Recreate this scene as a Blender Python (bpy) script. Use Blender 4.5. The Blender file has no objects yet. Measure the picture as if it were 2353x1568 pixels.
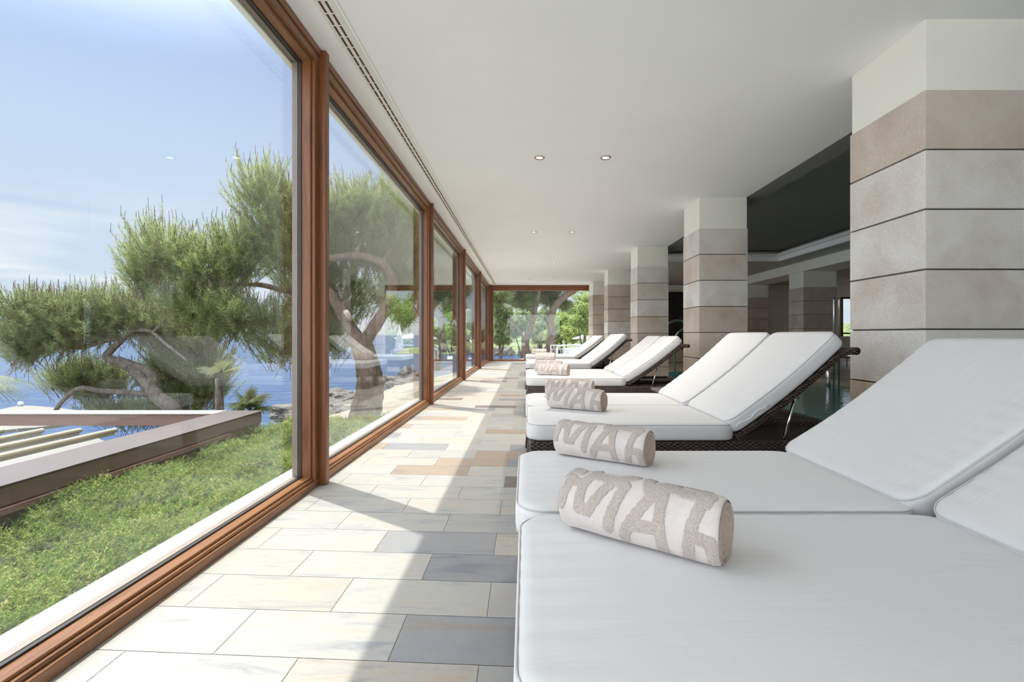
import bpy, bmesh, math, random
import numpy as np
from mathutils import Vector, Matrix

random.seed(7)
RNG = np.random.default_rng(11)
SC = bpy.context.scene
COL = SC.collection
R = math.radians

# ------------------------------------------------------------------ camera
F = 1080.0                      # focal length in pixels of the 2353 px wide frame
CX, CY = 1208.0, 770.0          # vanishing point of the gallery
CZ = 0.92
cd = bpy.data.cameras.new('camera')
cam = bpy.data.objects.new('camera', cd)
COL.objects.link(cam)
cam.location = (0, 0, CZ)
cam.rotation_euler = (R(90), 0, 0)
cd.sensor_width = 36.0
cd.lens = F * 36.0 / 2353.0
cd.shift_x = -(CX - 1176.5) / 2353.0
cd.shift_y = -(784.0 - CY) / 2353.0
cd.clip_start = 0.02
cd.clip_end = 8000
SC.camera = cam

# ------------------------------------------------------------------ exposure
SC.view_settings.view_transform = 'Standard'
SC.view_settings.look = 'None'
SC.view_settings.exposure = 1.08
SC.view_settings.gamma = 1.0
SC.view_settings.use_curve_mapping = False
SC.cycles.use_denoising = True
SC.cycles.max_bounces = 14
SC.cycles.diffuse_bounces = 8
SC.cycles.transparent_max_bounces = 24
SC.cycles.sample_clamp_indirect = 8.0

# ------------------------------------------------------------------ sun and sky
SUN_DIR = Vector((-0.343, 0.241, 0.908)).normalized()
sd = bpy.data.lights.new('sun', 'SUN')
sd.energy = 3.2
sd.angle = R(0.6)
sd.color = (1.0, 0.965, 0.90)
sun = bpy.data.objects.new('sun', sd)
COL.objects.link(sun)
sun.rotation_euler = SUN_DIR.to_track_quat('Z', 'Y').to_euler()
sun.location = SUN_DIR * 60

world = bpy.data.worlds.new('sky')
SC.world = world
world.use_nodes = True
wn, wl = world.node_tree.nodes, world.node_tree.links
wn.clear()
w_out = wn.new('ShaderNodeOutputWorld')
w_bg = wn.new('ShaderNodeBackground')
w_tc = wn.new('ShaderNodeTexCoord')
w_sep = wn.new('ShaderNodeSeparateXYZ')
w_ramp = wn.new('ShaderNodeValToRGB')
wl.new(w_tc.outputs['Generated'], w_sep.inputs[0])
wl.new(w_sep.outputs['Z'], w_ramp.inputs['Fac'])
el = w_ramp.color_ramp.elements
el[0].position = 0.0; el[0].color = (0.365, 0.415, 0.475, 1)
el[1].position = 1.0; el[1].color = (0.27, 0.325, 0.46, 1)
for p, c in ((0.12, (0.345, 0.40, 0.48, 1)), (0.30, (0.295, 0.365, 0.485, 1)), (0.45, (0.245, 0.318, 0.48, 1))):
    e = el.new(p); e.color = c
# thin wisps of cloud
w_map = wn.new('ShaderNodeMapping'); w_map.inputs['Scale'].default_value = (1.6, 1.6, 16.0)
w_noise = wn.new('ShaderNodeTexNoise'); w_noise.inputs['Scale'].default_value = 1.7
w_noise.inputs['Detail'].default_value = 7; w_noise.inputs['Distortion'].default_value = 0.6
wl.new(w_tc.outputs['Generated'], w_map.inputs[0]); wl.new(w_map.outputs[0], w_noise.inputs['Vector'])
w_cr = wn.new('ShaderNodeMapRange'); w_cr.inputs['From Min'].default_value = 0.46; w_cr.inputs['From Max'].default_value = 0.72
wl.new(w_noise.outputs['Fac'], w_cr.inputs['Value'])
w_band = wn.new('ShaderNodeMapRange'); w_band.inputs['From Min'].default_value = 0.27; w_band.inputs['From Max'].default_value = 0.10
wl.new(w_sep.outputs['Z'], w_band.inputs['Value'])
w_mul = wn.new('ShaderNodeMath'); w_mul.operation = 'MULTIPLY'
wl.new(w_cr.outputs[0], w_mul.inputs[0]); wl.new(w_band.outputs[0], w_mul.inputs[1])
w_mix = wn.new('ShaderNodeMixRGB'); w_mix.inputs['Color2'].default_value = (0.49, 0.505, 0.525, 1)
wl.new(w_mul.outputs[0], w_mix.inputs['Fac']); wl.new(w_ramp.outputs['Color'], w_mix.inputs['Color1'])
wl.new(w_mix.outputs[0], w_bg.inputs['Color'])
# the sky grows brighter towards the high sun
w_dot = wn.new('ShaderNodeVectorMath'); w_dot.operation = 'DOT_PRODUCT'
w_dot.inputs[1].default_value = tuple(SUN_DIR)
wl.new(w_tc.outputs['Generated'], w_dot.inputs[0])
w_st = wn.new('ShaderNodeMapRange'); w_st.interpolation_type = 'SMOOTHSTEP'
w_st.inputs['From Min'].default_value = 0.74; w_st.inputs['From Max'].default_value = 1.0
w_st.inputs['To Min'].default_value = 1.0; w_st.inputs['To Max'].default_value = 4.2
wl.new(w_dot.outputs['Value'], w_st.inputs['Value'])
# sky boost added overhead and behind the camera, unseen, to light the room
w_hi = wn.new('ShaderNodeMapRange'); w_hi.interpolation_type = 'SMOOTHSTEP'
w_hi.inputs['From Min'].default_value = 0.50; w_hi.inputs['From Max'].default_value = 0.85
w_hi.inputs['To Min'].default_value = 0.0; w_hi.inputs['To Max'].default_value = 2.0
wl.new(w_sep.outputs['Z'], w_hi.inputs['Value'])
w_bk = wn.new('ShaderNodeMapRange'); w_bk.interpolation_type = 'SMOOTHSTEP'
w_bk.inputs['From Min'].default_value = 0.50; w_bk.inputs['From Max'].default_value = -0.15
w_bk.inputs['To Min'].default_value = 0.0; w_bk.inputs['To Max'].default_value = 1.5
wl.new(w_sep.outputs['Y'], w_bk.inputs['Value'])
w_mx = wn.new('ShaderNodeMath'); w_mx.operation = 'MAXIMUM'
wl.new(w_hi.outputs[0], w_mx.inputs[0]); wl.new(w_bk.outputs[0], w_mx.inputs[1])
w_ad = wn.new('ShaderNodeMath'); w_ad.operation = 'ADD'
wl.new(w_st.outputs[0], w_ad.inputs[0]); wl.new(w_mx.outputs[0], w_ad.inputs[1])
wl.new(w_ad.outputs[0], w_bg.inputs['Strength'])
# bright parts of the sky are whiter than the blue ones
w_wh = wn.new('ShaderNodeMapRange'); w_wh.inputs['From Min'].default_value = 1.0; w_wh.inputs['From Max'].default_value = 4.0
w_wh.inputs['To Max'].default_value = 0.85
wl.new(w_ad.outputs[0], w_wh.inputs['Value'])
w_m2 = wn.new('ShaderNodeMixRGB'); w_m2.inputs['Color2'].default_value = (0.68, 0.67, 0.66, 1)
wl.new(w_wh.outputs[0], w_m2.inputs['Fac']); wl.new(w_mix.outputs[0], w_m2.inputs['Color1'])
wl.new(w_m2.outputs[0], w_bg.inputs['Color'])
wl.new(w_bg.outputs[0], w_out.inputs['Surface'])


# ================================================================== helpers
def px(x, y, Y):
    """a point of the place at distance Y whose bearing was read off the photograph"""
    return Vector(((x - CX) * Y / F, Y, CZ - (y - CY) * Y / F))


def tag(o, label=None, cat=None, group=None, kind=None):
    if label: o['label'] = label
    if cat: o['category'] = cat
    if group: o['group'] = group
    if kind: o['kind'] = kind
    return o


def empty(name, loc=(0, 0, 0), label=None, cat=None, group=None, kind=None):
    o = bpy.data.objects.new(name, None)
    o.empty_display_size = 0.1
    COL.objects.link(o)
    o.location = loc
    return tag(o, label, cat, group, kind)


def link_mesh(name, me, mats, parent=None, smooth=False, bevel=0.0, seg=2):
    if not isinstance(mats, (list, tuple)): mats = [mats]
    for m in mats: me.materials.append(m)
    if smooth:
        me.polygons.foreach_set('use_smooth', [True] * len(me.polygons))
    o = bpy.data.objects.new(name, me)
    COL.objects.link(o)
    if parent is not None:
        o.parent = parent
    if bevel > 0:
        b = o.modifiers.new('bevel', 'BEVEL'); b.width = bevel; b.segments = seg
        b.limit_method = 'ANGLE'; b.angle_limit = R(40)
    return o


class MB:
    def __init__(s):
        s.v = []; s.f = []; s.m = []
    def add(s, vs, fs, m=0):
        k = len(s.v)
        s.v += [tuple(p) for p in vs]
        s.f += [tuple(i + k for i in f) for f in fs]
        s.m += [m] * len(fs)
        return s
    def box(s, x0, x1, y0, y1, z0, z1, m=0):
        vs = [(x0, y0, z0), (x1, y0, z0), (x1, y1, z0), (x0, y1, z0), (x0, y0, z1), (x1, y0, z1), (x1, y1, z1), (x0, y1, z1)]
        return s.add(vs, [(0, 3, 2, 1), (4, 5, 6, 7), (0, 1, 5, 4), (1, 2, 6, 5), (2, 3, 7, 6), (3, 0, 4, 7)], m)
    def bar(s, a, b, w, h, m=0, up=(0, 0, 1)):
        a, b = Vector(a), Vector(b)
        d = (b - a).normalized(); up = Vector(up)
        if abs(d.dot(up)) > 0.98: up = Vector((1, 0, 0))
        sx = d.cross(up).normalized(); sz = sx.cross(d).normalized()
        vs = []
        for p in (a, b):
            for i, j in ((-1, -1), (1, -1), (1, 1), (-1, 1)):
                vs.append(p + sx * i * w / 2 + sz * j * h / 2)
        return s.add(vs, [(0, 1, 2, 3), (7, 6, 5, 4), (0, 4, 5, 1), (1, 5, 6, 2), (2, 6, 7, 3), (3, 7, 4, 0)], m)
    def tube(s, pts, rad, n=8, m=0, cap=True):
        pts = [Vector(p) for p in pts]
        if not isinstance(rad, (list, tuple)): rad = [rad] * len(pts)
        base = len(s.v)
        prev = None
        for i, p in enumerate(pts):
            d = (pts[min(i + 1, len(pts) - 1)] - pts[max(i - 1, 0)])
            if d.length < 1e-9: d = Vector((0, 0, 1))
            d.normalize()
            if prev is None:
                a = Vector((1, 0, 0)) if abs(d.x) < 0.8 else Vector((0, 1, 0))
                u = d.cross(a).normalized()
            else:
                u = (prev - d * prev.dot(d)).normalized()
            prev = u
            w = d.cross(u)
            for k in range(n):
                t = 2 * math.pi * k / n
                s.v.append(tuple(p + (u * math.cos(t) + w * math.sin(t)) * rad[i]))
        for i in range(len(pts) - 1):
            for k in range(n):
                a = base + i * n + k; b = base + i * n + (k + 1) % n
                s.f.append((a, b, b + n, a + n)); s.m.append(m)
        if cap:
            s.f.append(tuple(base + k for k in reversed(range(n)))); s.m.append(m)
            e = base + (len(pts) - 1) * n
            s.f.append(tuple(e + k for k in range(n))); s.m.append(m)
        return s
    def lathe(s, prof, c=(0, 0, 0), n=24, m=0):
        base = len(s.v)
        for r_, z in prof:
            for k in range(n):
                t = 2 * math.pi * k / n
                s.v.append((c[0] + r_ * math.cos(t), c[1] + r_ * math.sin(t), c[2] + z))
        for i in range(len(prof) - 1):
            for k in range(n):
                a = base + i * n + k; b = base + i * n + (k + 1) % n
                s.f.append((a, b, b + n, a + n)); s.m.append(m)
        return s
    def build(s, name, mat, parent=None, smooth=False, bevel=0.0, seg=2, local=False):
        off = Vector((0, 0, 0))
        if parent is not None and not local:
            q = parent
            while q is not None:
                off += q.location; q = q.parent
        me = bpy.data.meshes.new(name)
        me.from_pydata([(p[0] - off.x, p[1] - off.y, p[2] - off.z) for p in s.v], [], s.f)
        me.polygons.foreach_set('material_index', s.m)
        me.update()
        return link_mesh(name, me, mat, parent, smooth, bevel, seg)


def np_mesh(name, verts, faces, mat, parent=None, attr=None, smooth=False):
    """fast mesh of equal-sided faces; attr = per-face float written as 'tone' on the face domain"""
    verts = np.asarray(verts, dtype=np.float32); faces = np.asarray(faces, dtype=np.int32)
    if parent is not None:
        off = np.zeros(3, dtype=np.float32); q = parent
        while q is not None:
            off += np.array(q.location, dtype=np.float32); q = q.parent
        verts = verts - off
    k = faces.shape[1]
    me = bpy.data.meshes.new(name)
    me.vertices.add(len(verts)); me.vertices.foreach_set('co', verts.ravel())
    me.loops.add(faces.size); me.loops.foreach_set('vertex_index', faces.ravel())
    me.polygons.add(len(faces)); me.polygons.foreach_set('loop_start', np.arange(0, faces.size, k, dtype=np.int32))
    if attr is not None:
        a = me.attributes.new('tone', 'FLOAT', 'FACE'); a.data.foreach_set('value', np.asarray(attr, dtype=np.float32))
    me.update(calc_edges=True)
    return link_mesh(name, me, mat, parent, smooth)


def copy_tree(o, parent=None):
    c = o.copy(); COL.objects.link(c); c.parent = parent
    for ch in list(o.children): copy_tree(ch, c)
    return c


# ================================================================== materials
def new_mat(name):
    m = bpy.data.materials.new(name); m.use_nodes = True
    n = m.node_tree.nodes; l = m.node_tree.links
    b = n['Principled BSDF']
    return m, n, l, b


def _coord(n, l, scale=(1, 1, 1), rot=(0, 0, 0), src='Object'):
    tc = n.new('ShaderNodeTexCoord'); mp = n.new('ShaderNodeMapping')
    mp.inputs['Scale'].default_value = scale; mp.inputs['Rotation'].default_value = rot
    l.new(tc.outputs[src], mp.inputs[0])
    return mp.outputs[0]


def _noise(n, l, vec, scale, detail=4, rough=0.55, dist=0.0):
    t = n.new('ShaderNodeTexNoise'); t.inputs['Scale'].default_value = scale
    t.inputs['Detail'].default_value = detail; t.inputs['Roughness'].default_value = rough
    t.inputs['Distortion'].default_value = dist
    l.new(vec, t.inputs['Vector'])
    return t.outputs['Fac']


def _ramp(n, l, fac, stops):
    r = n.new('ShaderNodeValToRGB'); e = r.color_ramp.elements
    e[0].position = stops[0][0]; e[0].color = (*stops[0][1], 1)
    e[1].position = stops[-1][0]; e[1].color = (*stops[-1][1], 1)
    for p, c in stops[1:-1]:
        k = e.new(p); k.color = (*c, 1)
    l.new(fac, r.inputs['Fac'])
    return r.outputs['Color']


def _mix(n, l, a, b, fac, mode='MIX'):
    m = n.new('ShaderNodeMixRGB'); m.blend_type = mode
    for sock, v in ((m.inputs['Fac'], fac), (m.inputs['Color1'], a), (m.inputs['Color2'], b)):
        if isinstance(v, (int, float)): sock.default_value = v
        elif isinstance(v, tuple): sock.default_value = (*v, 1) if len(v) == 3 else v
        else: l.new(v, sock)
    return m.outputs[0]


def _bump(n, l, b, height, strength, dist=0.01):
    bp = n.new('ShaderNodeBump'); bp.inputs['Strength'].default_value = strength
    bp.inputs['Distance'].default_value = dist
    l.new(height, bp.inputs['Height']); l.new(bp.outputs[0], b.inputs['Normal'])
    return bp


def simple(name, col, rough=0.6, metal=0.0, var=0.06, scale=8, bump=0.0, bscale=60, bdist=0.003, emit=None, spec=0.5):
    m, n, l, b = new_mat(name)
    v = _coord(n, l)
    f = _noise(n, l, v, scale)
    lo = tuple(c * (1 - var) for c in col); hi = tuple(min(1, c * (1 + var)) for c in col)
    l.new(_ramp(n, l, f, [(0.3, lo), (0.7, hi)]), b.inputs['Base Color'])
    b.inputs['Roughness'].default_value = rough; b.inputs['Metallic'].default_value = metal
    b.inputs['Specular IOR Level'].default_value = spec
    if bump: _bump(n, l, b, _noise(n, l, v, bscale), bump, bdist)
    if emit:
        b.inputs['Emission Color'].default_value = (*emit[0], 1); b.inputs['Emission Strength'].default_value = emit[1]
    return m


def wood(name, dark, light, axis='Y', rough=0.35, sc=1.0):
    m, n, l, b = new_mat(name)
    s = {'X': (1.5, 22, 22), 'Y': (22, 1.5, 22), 'Z': (22, 22, 1.5)}[axis]
    v = _coord(n, l, tuple(a * sc for a in s))
    f = _noise(n, l, v, 1.0, 6, 0.6, 1.2)
    l.new(_ramp(n, l, f, [(0.25, dark), (0.55, light), (0.8, tuple(c * 0.8 for c in light))]), b.inputs['Base Color'])
    b.inputs['Roughness'].default_value = rough
    _bump(n, l, b, f, 0.12, 0.002)
    return m


def stone_block():
    m, n, l, b = new_mat('column_stone')
    v = _coord(n, l)
    at = n.new('ShaderNodeAttribute'); at.attribute_name = 'tone'
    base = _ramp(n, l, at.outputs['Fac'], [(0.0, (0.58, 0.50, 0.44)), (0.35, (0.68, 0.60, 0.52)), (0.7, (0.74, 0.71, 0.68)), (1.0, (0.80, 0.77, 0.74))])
    big = _noise(n, l, v, 2.2, 5, 0.6, 0.4)
    stain = _ramp(n, l, big, [(0.35, (0.68, 0.58, 0.48)), (0.6, (1, 1, 1))])
    c1 = _mix(n, l, base, stain, 0.55, 'MULTIPLY')
    fine = _noise(n, l, v, 160, 3, 0.7)
    c2 = _mix(n, l, c1, _ramp(n, l, fine, [(0.3, (0.72, 0.70, 0.68)), (0.6, (1.08, 1.08, 1.08))]), 0.7, 'MULTIPLY')
    l.new(c2, b.inputs['Base Color'])
    b.inputs['Roughness'].default_value = 0.85; b.inputs['Specular IOR Level'].default_value = 0.25
    _bump(n, l, b, fine, 0.5, 0.004)
    return m


def floor_stone():
    m, n, l, b = new_mat('floor_quartzite')
    at = n.new('ShaderNodeAttribute'); at.attribute_name = 'tone'
    # every slab has its own tint and its own direction of veining
    base = _ramp(n, l, at.outputs['Fac'], [(0.0, (0.30, 0.30, 0.305)), (0.10, (0.235, 0.237, 0.25)), (0.20, (0.36, 0.352, 0.335)), (0.45, (0.375, 0.363, 0.34)),
                                           (0.70, (0.365, 0.335, 0.295)), (0.90, (0.32, 0.32, 0.31)), (0.96, (0.31, 0.25, 0.20)), (1.0, (0.17, 0.145, 0.13))])
    tc = n.new('ShaderNodeTexCoord')
    sh = n.new('ShaderNodeVectorMath'); sh.operation = 'SCALE'; sh.inputs[0].default_value = (37, 17, 61)
    l.new(at.outputs['Fac'], sh.inputs['Scale'])
    ad = n.new('ShaderNodeVectorMath'); ad.operation = 'ADD'
    l.new(tc.outputs['Object'], ad.inputs[0]); l.new(sh.outputs[0], ad.inputs[1])
    mp = n.new('ShaderNodeMapping'); mp.inputs['Scale'].default_value = (1.6, 7.5, 1); mp.inputs['Rotation'].default_value = (0, 0, R(24))
    l.new(ad.outputs[0], mp.inputs[0])
    vein = _noise(n, l, mp.outputs[0], 1.5, 8, 0.62, 1.4)
    c = _mix(n, l, base, _ramp(n, l, vein, [(0.28, (0.62, 0.66, 0.76)), (0.46, (1, 1, 1)), (0.56, (1.04, 1.03, 1.0)), (0.72, (1.06, 0.90, 0.74))]), 0.85, 'MULTIPLY')
    fine = _noise(n, l, tc.outputs['Object'], 55, 5, 0.7)
    c = _mix(n, l, c, _ramp(n, l, fine, [(0.3, (0.90, 0.90, 0.90)), (0.65, (1.04, 1.04, 1.04))]), 0.6, 'MULTIPLY')
    l.new(c, b.inputs['Base Color'])
    b.inputs['Roughness'].default_value = 0.48
    b.inputs['Specular IOR Level'].default_value = 0.4
    h = _mix(n, l, vein, fine, 0.35)
    _bump(n, l, b, h, 0.25, 0.003)
    return m


def fabric(name, col, wr=0.42):
    m, n, l, b = new_mat(name)
    v = _coord(n, l)
    f = _noise(n, l, v, 2.2, 4)
    l.new(_ramp(n, l, f, [(0.3, tuple(c * 0.965 for c in col)), (0.7, col)]), b.inputs['Base Color'])
    b.inputs['Roughness'].default_value = 0.82; b.inputs['Specular IOR Level'].default_value = 0.2
    b.inputs['Sheen Weight'].default_value = 0.15
    v2 = _coord(n, l, (3.0, 26, 12))
    wrk = _noise(n, l, v2, 1.0, 3, 0.5, 0.6)
    weave = _noise(n, l, v, 420, 1)
    b1 = n.new('ShaderNodeBump'); b1.inputs['Strength'].default_value = wr; b1.inputs['Distance'].default_value = 0.004
    l.new(wrk, b1.inputs['Height'])
    b2 = n.new('ShaderNodeBump'); b2.inputs['Strength'].default_value = 0.12; b2.inputs['Distance'].default_value = 0.001
    l.new(weave, b2.inputs['Height']); l.new(b1.outputs[0], b2.inputs['Normal']); l.new(b2.outputs[0], b.inputs['Normal'])
    return m


def terry(name, col, pile):
    m, n, l, b = new_mat(name)
    v = _coord(n, l)
    f = _noise(n, l, v, 330 if pile else 90, 3, 0.7)
    g = _noise(n, l, v, 14, 3)
    k = 0.30 if pile else 0.05
    c = _ramp(n, l, f, [(0.3, tuple(x * (1 - k) for x in col)), (0.62, tuple(min(1, x * (1 + k * 0.5)) for x in col))])
    c = _mix(n, l, c, _ramp(n, l, g, [(0.3, (0.9, 0.88, 0.86)), (0.6, (1, 1, 1))]), 0.7, 'MULTIPLY')
    l.new(c, b.inputs['Base Color'])
    b.inputs['Roughness'].default_value = 0.95; b.inputs['Specular IOR Level'].default_value = 0.1
    b.inputs['Sheen Weight'].default_value = 0.3
    _bump(n, l, b, f, 0.9 if pile else 0.15, 0.004 if pile else 0.001)
    return m


def wicker():
    m, n, l, b = new_mat('dark_wicker')
    tc = n.new('ShaderNodeTexCoord')
    sep = n.new('ShaderNodeSeparateXYZ'); l.new(tc.outputs['Object'], sep.inputs[0])
    def math_(op, a, c=None):
        q = n.new('ShaderNodeMath'); q.operation = op
        for i, v in enumerate((a, c)):
            if v is None: continue
            if isinstance(v, (int, float)): q.inputs[i].default_value = v
            else: l.new(v, q.inputs[i])
        return q.outputs[0]
    # flat strands woven over and under: two crossed sine ridges, alternating
    hx = math_('ADD', sep.outputs['X'], sep.outputs['Y'])
    sx = math_('SINE', math_('MULTIPLY', hx, math.pi / 0.017))
    hz = math_('ADD', sep.outputs['Z'], math_('MULTIPLY', sep.outputs['Y'], 0.0))
    sz = math_('SINE', math_('MULTIPLY', hz, math.pi / 0.0095))
    prod = math_('MULTIPLY', sx, sz)
    rid = math_('ABSOLUTE', sz)
    h = math_('ADD', math_('MULTIPLY', prod, 0.5), math_('MULTIPLY', rid, 0.5))
    nz = _noise(n, l, tc.outputs['Object'], 45, 3)
    c = _ramp(n, l, h, [(0.0, (0.012, 0.007, 0.006)), (0.45, (0.055, 0.032, 0.027)), (0.9, (0.20, 0.13, 0.115))])
    c = _mix(n, l, c, _ramp(n, l, nz, [(0.3, (0.45, 0.40, 0.40)), (0.7, (1.25, 1.15, 1.15))]), 0.8, 'MULTIPLY')
    l.new(c, b.inputs['Base Color'])
    b.inputs['Roughness'].default_value = 0.38
    _bump(n, l, b, h, 0.9, 0.006)
    return m


def leaf(name, c0, c1, c2, trans=0.35, rough=0.5):
    m, n, l, b = new_mat(name)
    at = n.new('ShaderNodeAttribute'); at.attribute_name = 'tone'
    col = _ramp(n, l, at.outputs['Fac'], [(0.0, c0), (0.5, c1), (1.0, c2)])
    l.new(col, b.inputs['Base Color']); b.inputs['Roughness'].default_value = rough
    b.inputs['Specular IOR Level'].default_value = 0.4
    tr = n.new('ShaderNodeBsdfTranslucent'); l.new(_mix(n, l, col, (1.0, 1.0, 0.45), 0.25), tr.inputs['Color'])
    mx = n.new('ShaderNodeMixShader'); mx.inputs[0].default_value = trans
    l.new(b.outputs[0], mx.inputs[1]); l.new(tr.outputs[0], mx.inputs[2])
    l.new(mx.outputs[0], n['Material Output'].inputs['Surface'])
    return m


def bark(name, c0, c1, c2, scale=9):
    m, n, l, b = new_mat(name)
    v = _coord(n, l, (1, 1, 0.45))
    vo = n.new('ShaderNodeTexVoronoi'); vo.feature = 'DISTANCE_TO_EDGE'; vo.inputs['Scale'].default_value = scale * 1.6
    f = _noise(n, l, v, scale, 7, 0.65, 0.8)
    l.new(_mix(n, l, v, f, 0.22), vo.inputs['Vector'])
    c = _ramp(n, l, f, [(0.3, c0), (0.5, c1), (0.7, c2)])
    crack = _ramp(n, l, vo.outputs['Distance'], [(0.0, (0.35, 0.3, 0.28)), (0.12, (1, 1, 1))])
    l.new(_mix(n, l, c, crack, 0.38, 'MULTIPLY'), b.inputs['Base Color'])
    b.inputs['Roughness'].default_value = 0.9
    _bump(n, l, b, _mix(n, l, f, vo.outputs['Distance'], 0.4), 0.8, 0.03)
    return m


def schlick(n, l, f0, normal=None):
    """reflectance that is the same from either side of a pane"""
    g = n.new('ShaderNodeNewGeometry')
    d = n.new('ShaderNodeVectorMath'); d.operation = 'DOT_PRODUCT'
    l.new(g.outputs['Incoming'], d.inputs[0]); l.new(normal if normal is not None else g.outputs['Normal'], d.inputs[1])
    def m_(op, a, b=None):
        q = n.new('ShaderNodeMath'); q.operation = op
        for i, v in enumerate((a, b)):
            if v is None: continue
            if isinstance(v, (int, float)): q.inputs[i].default_value = v
            else: l.new(v, q.inputs[i])
        return q.outputs[0]
    c = m_('ABSOLUTE', d.outputs['Value'])
    p = m_('POWER', m_('SUBTRACT', 1.0, m_('MINIMUM', c, 1.0)), 5.0)
    return m_('ADD', f0, m_('MULTIPLY', p, 1.0 - f0))


def glass_mat():
    m, n, l, b = new_mat('window_glass')
    n.remove(b)
    tr = n.new('ShaderNodeBsdfTransparent'); tr.inputs['Color'].default_value = (0.965, 0.98, 0.972, 1)
    gl = n.new('ShaderNodeBsdfGlossy'); gl.inputs['Roughness'].default_value = 0.0
    gl.inputs['Color'].default_value = (0.92, 0.95, 0.95, 1)
    mx = n.new('ShaderNodeMixShader')
    l.new(schlick(n, l, 0.04), mx.inputs[0]); l.new(tr.outputs[0], mx.inputs[1]); l.new(gl.outputs[0], mx.inputs[2])
    l.new(mx.outputs[0], n['Material Output'].inputs['Surface'])
    return m


def water_mat(name, tint, deep, rough, sc, strength, stretch=(1, 1, 1), clear=0.5, refl=1.0, bd=0.05):
    m, n, l, b = new_mat(name)
    n.remove(b)
    v = _coord(n, l, stretch)
    f = _noise(n, l, v, sc, 4, 0.55, 0.5)
    bp = n.new('ShaderNodeBump'); bp.inputs['Strength'].default_value = strength; bp.inputs['Distance'].default_value = bd
    l.new(f, bp.inputs['Height'])
    gl = n.new('ShaderNodeBsdfGlossy'); gl.inputs['Roughness'].default_value = rough; gl.inputs['Color'].default_value = (0.95, 0.97, 1, 1)
    l.new(bp.outputs[0], gl.inputs['Normal'])
    tr = n.new('ShaderNodeBsdfTransparent'); tr.inputs['Color'].default_value = (*tint, 1)
    df = n.new('ShaderNodeBsdfDiffuse'); df.inputs['Color'].default_value = (*deep, 1)
    l.new(bp.outputs[0], df.inputs['Normal'])
    m1 = n.new('ShaderNodeMixShader'); m1.inputs[0].default_value = clear
    l.new(df.outputs[0], m1.inputs[1]); l.new(tr.outputs[0], m1.inputs[2])
    m2 = n.new('ShaderNodeMixShader'); 
    sk = n.new('ShaderNodeMath'); sk.operation = 'MULTIPLY'; sk.inputs[1].default_value = refl
    l.new(schlick(n, l, 0.02, bp.outputs[0]), sk.inputs[0]); l.new(sk.outputs[0], m2.inputs[0])
    l.new(m1.outputs[0], m2.inputs[1]); l.new(gl.outputs[0], m2.inputs[2])
    l.new(m2.outputs[0], n['Material Output'].inputs['Surface'])
    return m


M_PLASTER = simple('white_plaster', (0.92, 0.92, 0.915), 0.9, var=0.012, scale=2, bump=0.05, bscale=90, spec=0.2)
M_CREAM = simple('cream_plaster', (0.86, 0.84, 0.76), 0.9, var=0.02, scale=2, bump=0.05, bscale=90, spec=0.2)
M_GREYCEIL = simple('grey_pool_ceiling', (0.20, 0.20, 0.195), 0.9, var=0.03, scale=2, spec=0.2)
M_STONE = stone_block()
M_JOINT = simple('dark_joint', (0.10, 0.09, 0.085), 0.9)
M_FLOOR = floor_stone()
M_GROUT = simple('floor_grout', (0.34, 0.32, 0.29), 0.9)
M_SILL = simple('white_sill_stone', (0.38, 0.37, 0.35), 0.7, var=0.05, scale=14, bump=0.15, bscale=90)
M_WOODY = wood('varnished_wood_along', (0.115, 0.042, 0.016), (0.26, 0.118, 0.048), 'Y')
M_WOODZ = wood('varnished_wood_upright', (0.095, 0.028, 0.009), (0.235, 0.085, 0.030), 'Z')
M_WOODX = wood('varnished_wood_across', (0.125, 0.036, 0.012), (0.25, 0.082, 0.030), 'X')
M_GASKET = simple('dark_gasket', (0.03, 0.03, 0.032), 0.5)
M_ALU = simple('outer_bead_paint', (0.22, 0.185, 0.16), 0.4, 0.1)
M_GLASS = glass_mat()
M_FAB = fabric('white_canvas', (0.70, 0.69, 0.685))
M_PIPE = fabric('canvas_piping', (0.58, 0.57, 0.56), 0.05)
M_TOWEL = terry('towel_weave', (0.66, 0.60, 0.57), False)
M_PILE = terry('towel_terry_pile', (0.65, 0.56, 0.51), True)
M_ROLL = terry('towel_rolled_edge', (0.50, 0.39, 0.31), True)
M_WICK = wicker()
M_CHROME = simple('chrome', (0.75, 0.75, 0.77), 0.12, 1.0, var=0.02)
M_DARKMET = simple('dark_metal', (0.05, 0.045, 0.04), 0.4, 0.6)
M_SLOT = simple('vent_slot_dark', (0.09, 0.045, 0.03), 0.8)
M_VENTW = simple('vent_white', (0.80, 0.79, 0.72), 0.5, var=0.02)
M_BRASS = simple('bronze_ring', (0.42, 0.34, 0.26), 0.28, 0.9)
M_LAMP = simple('lamp_lens', (0.9, 0.8, 0.55), 0.4, emit=((1.0, 0.83, 0.50), 2.2))
M_SEAM = simple('plaster_seam', (0.50, 0.49, 0.46), 0.9)
M_COMP = wood('brown_composite_beam', (0.125, 0.080, 0.062), (0.17, 0.115, 0.092), 'Y', 0.6)
M_COMPX = wood('brown_composite_crossbeam', (0.17, 0.095, 0.07), (0.23, 0.135, 0.105), 'X', 0.6)
M_CAP = simple('beam_cap', (0.075, 0.057, 0.058), 0.55, var=0.06, scale=3)
M_AWN = simple('cream_awning_rail', (0.32, 0.28, 0.20), 0.6)
M_CANVAS = simple('white_awning_canvas', (0.27, 0.265, 0.255), 0.85, var=0.03)
M_UMB = simple('parasol_canvas', (0.17, 0.165, 0.15), 0.85, var=0.04)
M_UMB2 = simple('cream_parasol_canvas', (0.62, 0.60, 0.52), 0.85, var=0.04)
M_WHITE = simple('white_painted_metal', (0.82, 0.83, 0.84), 0.4, var=0.02)
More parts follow.
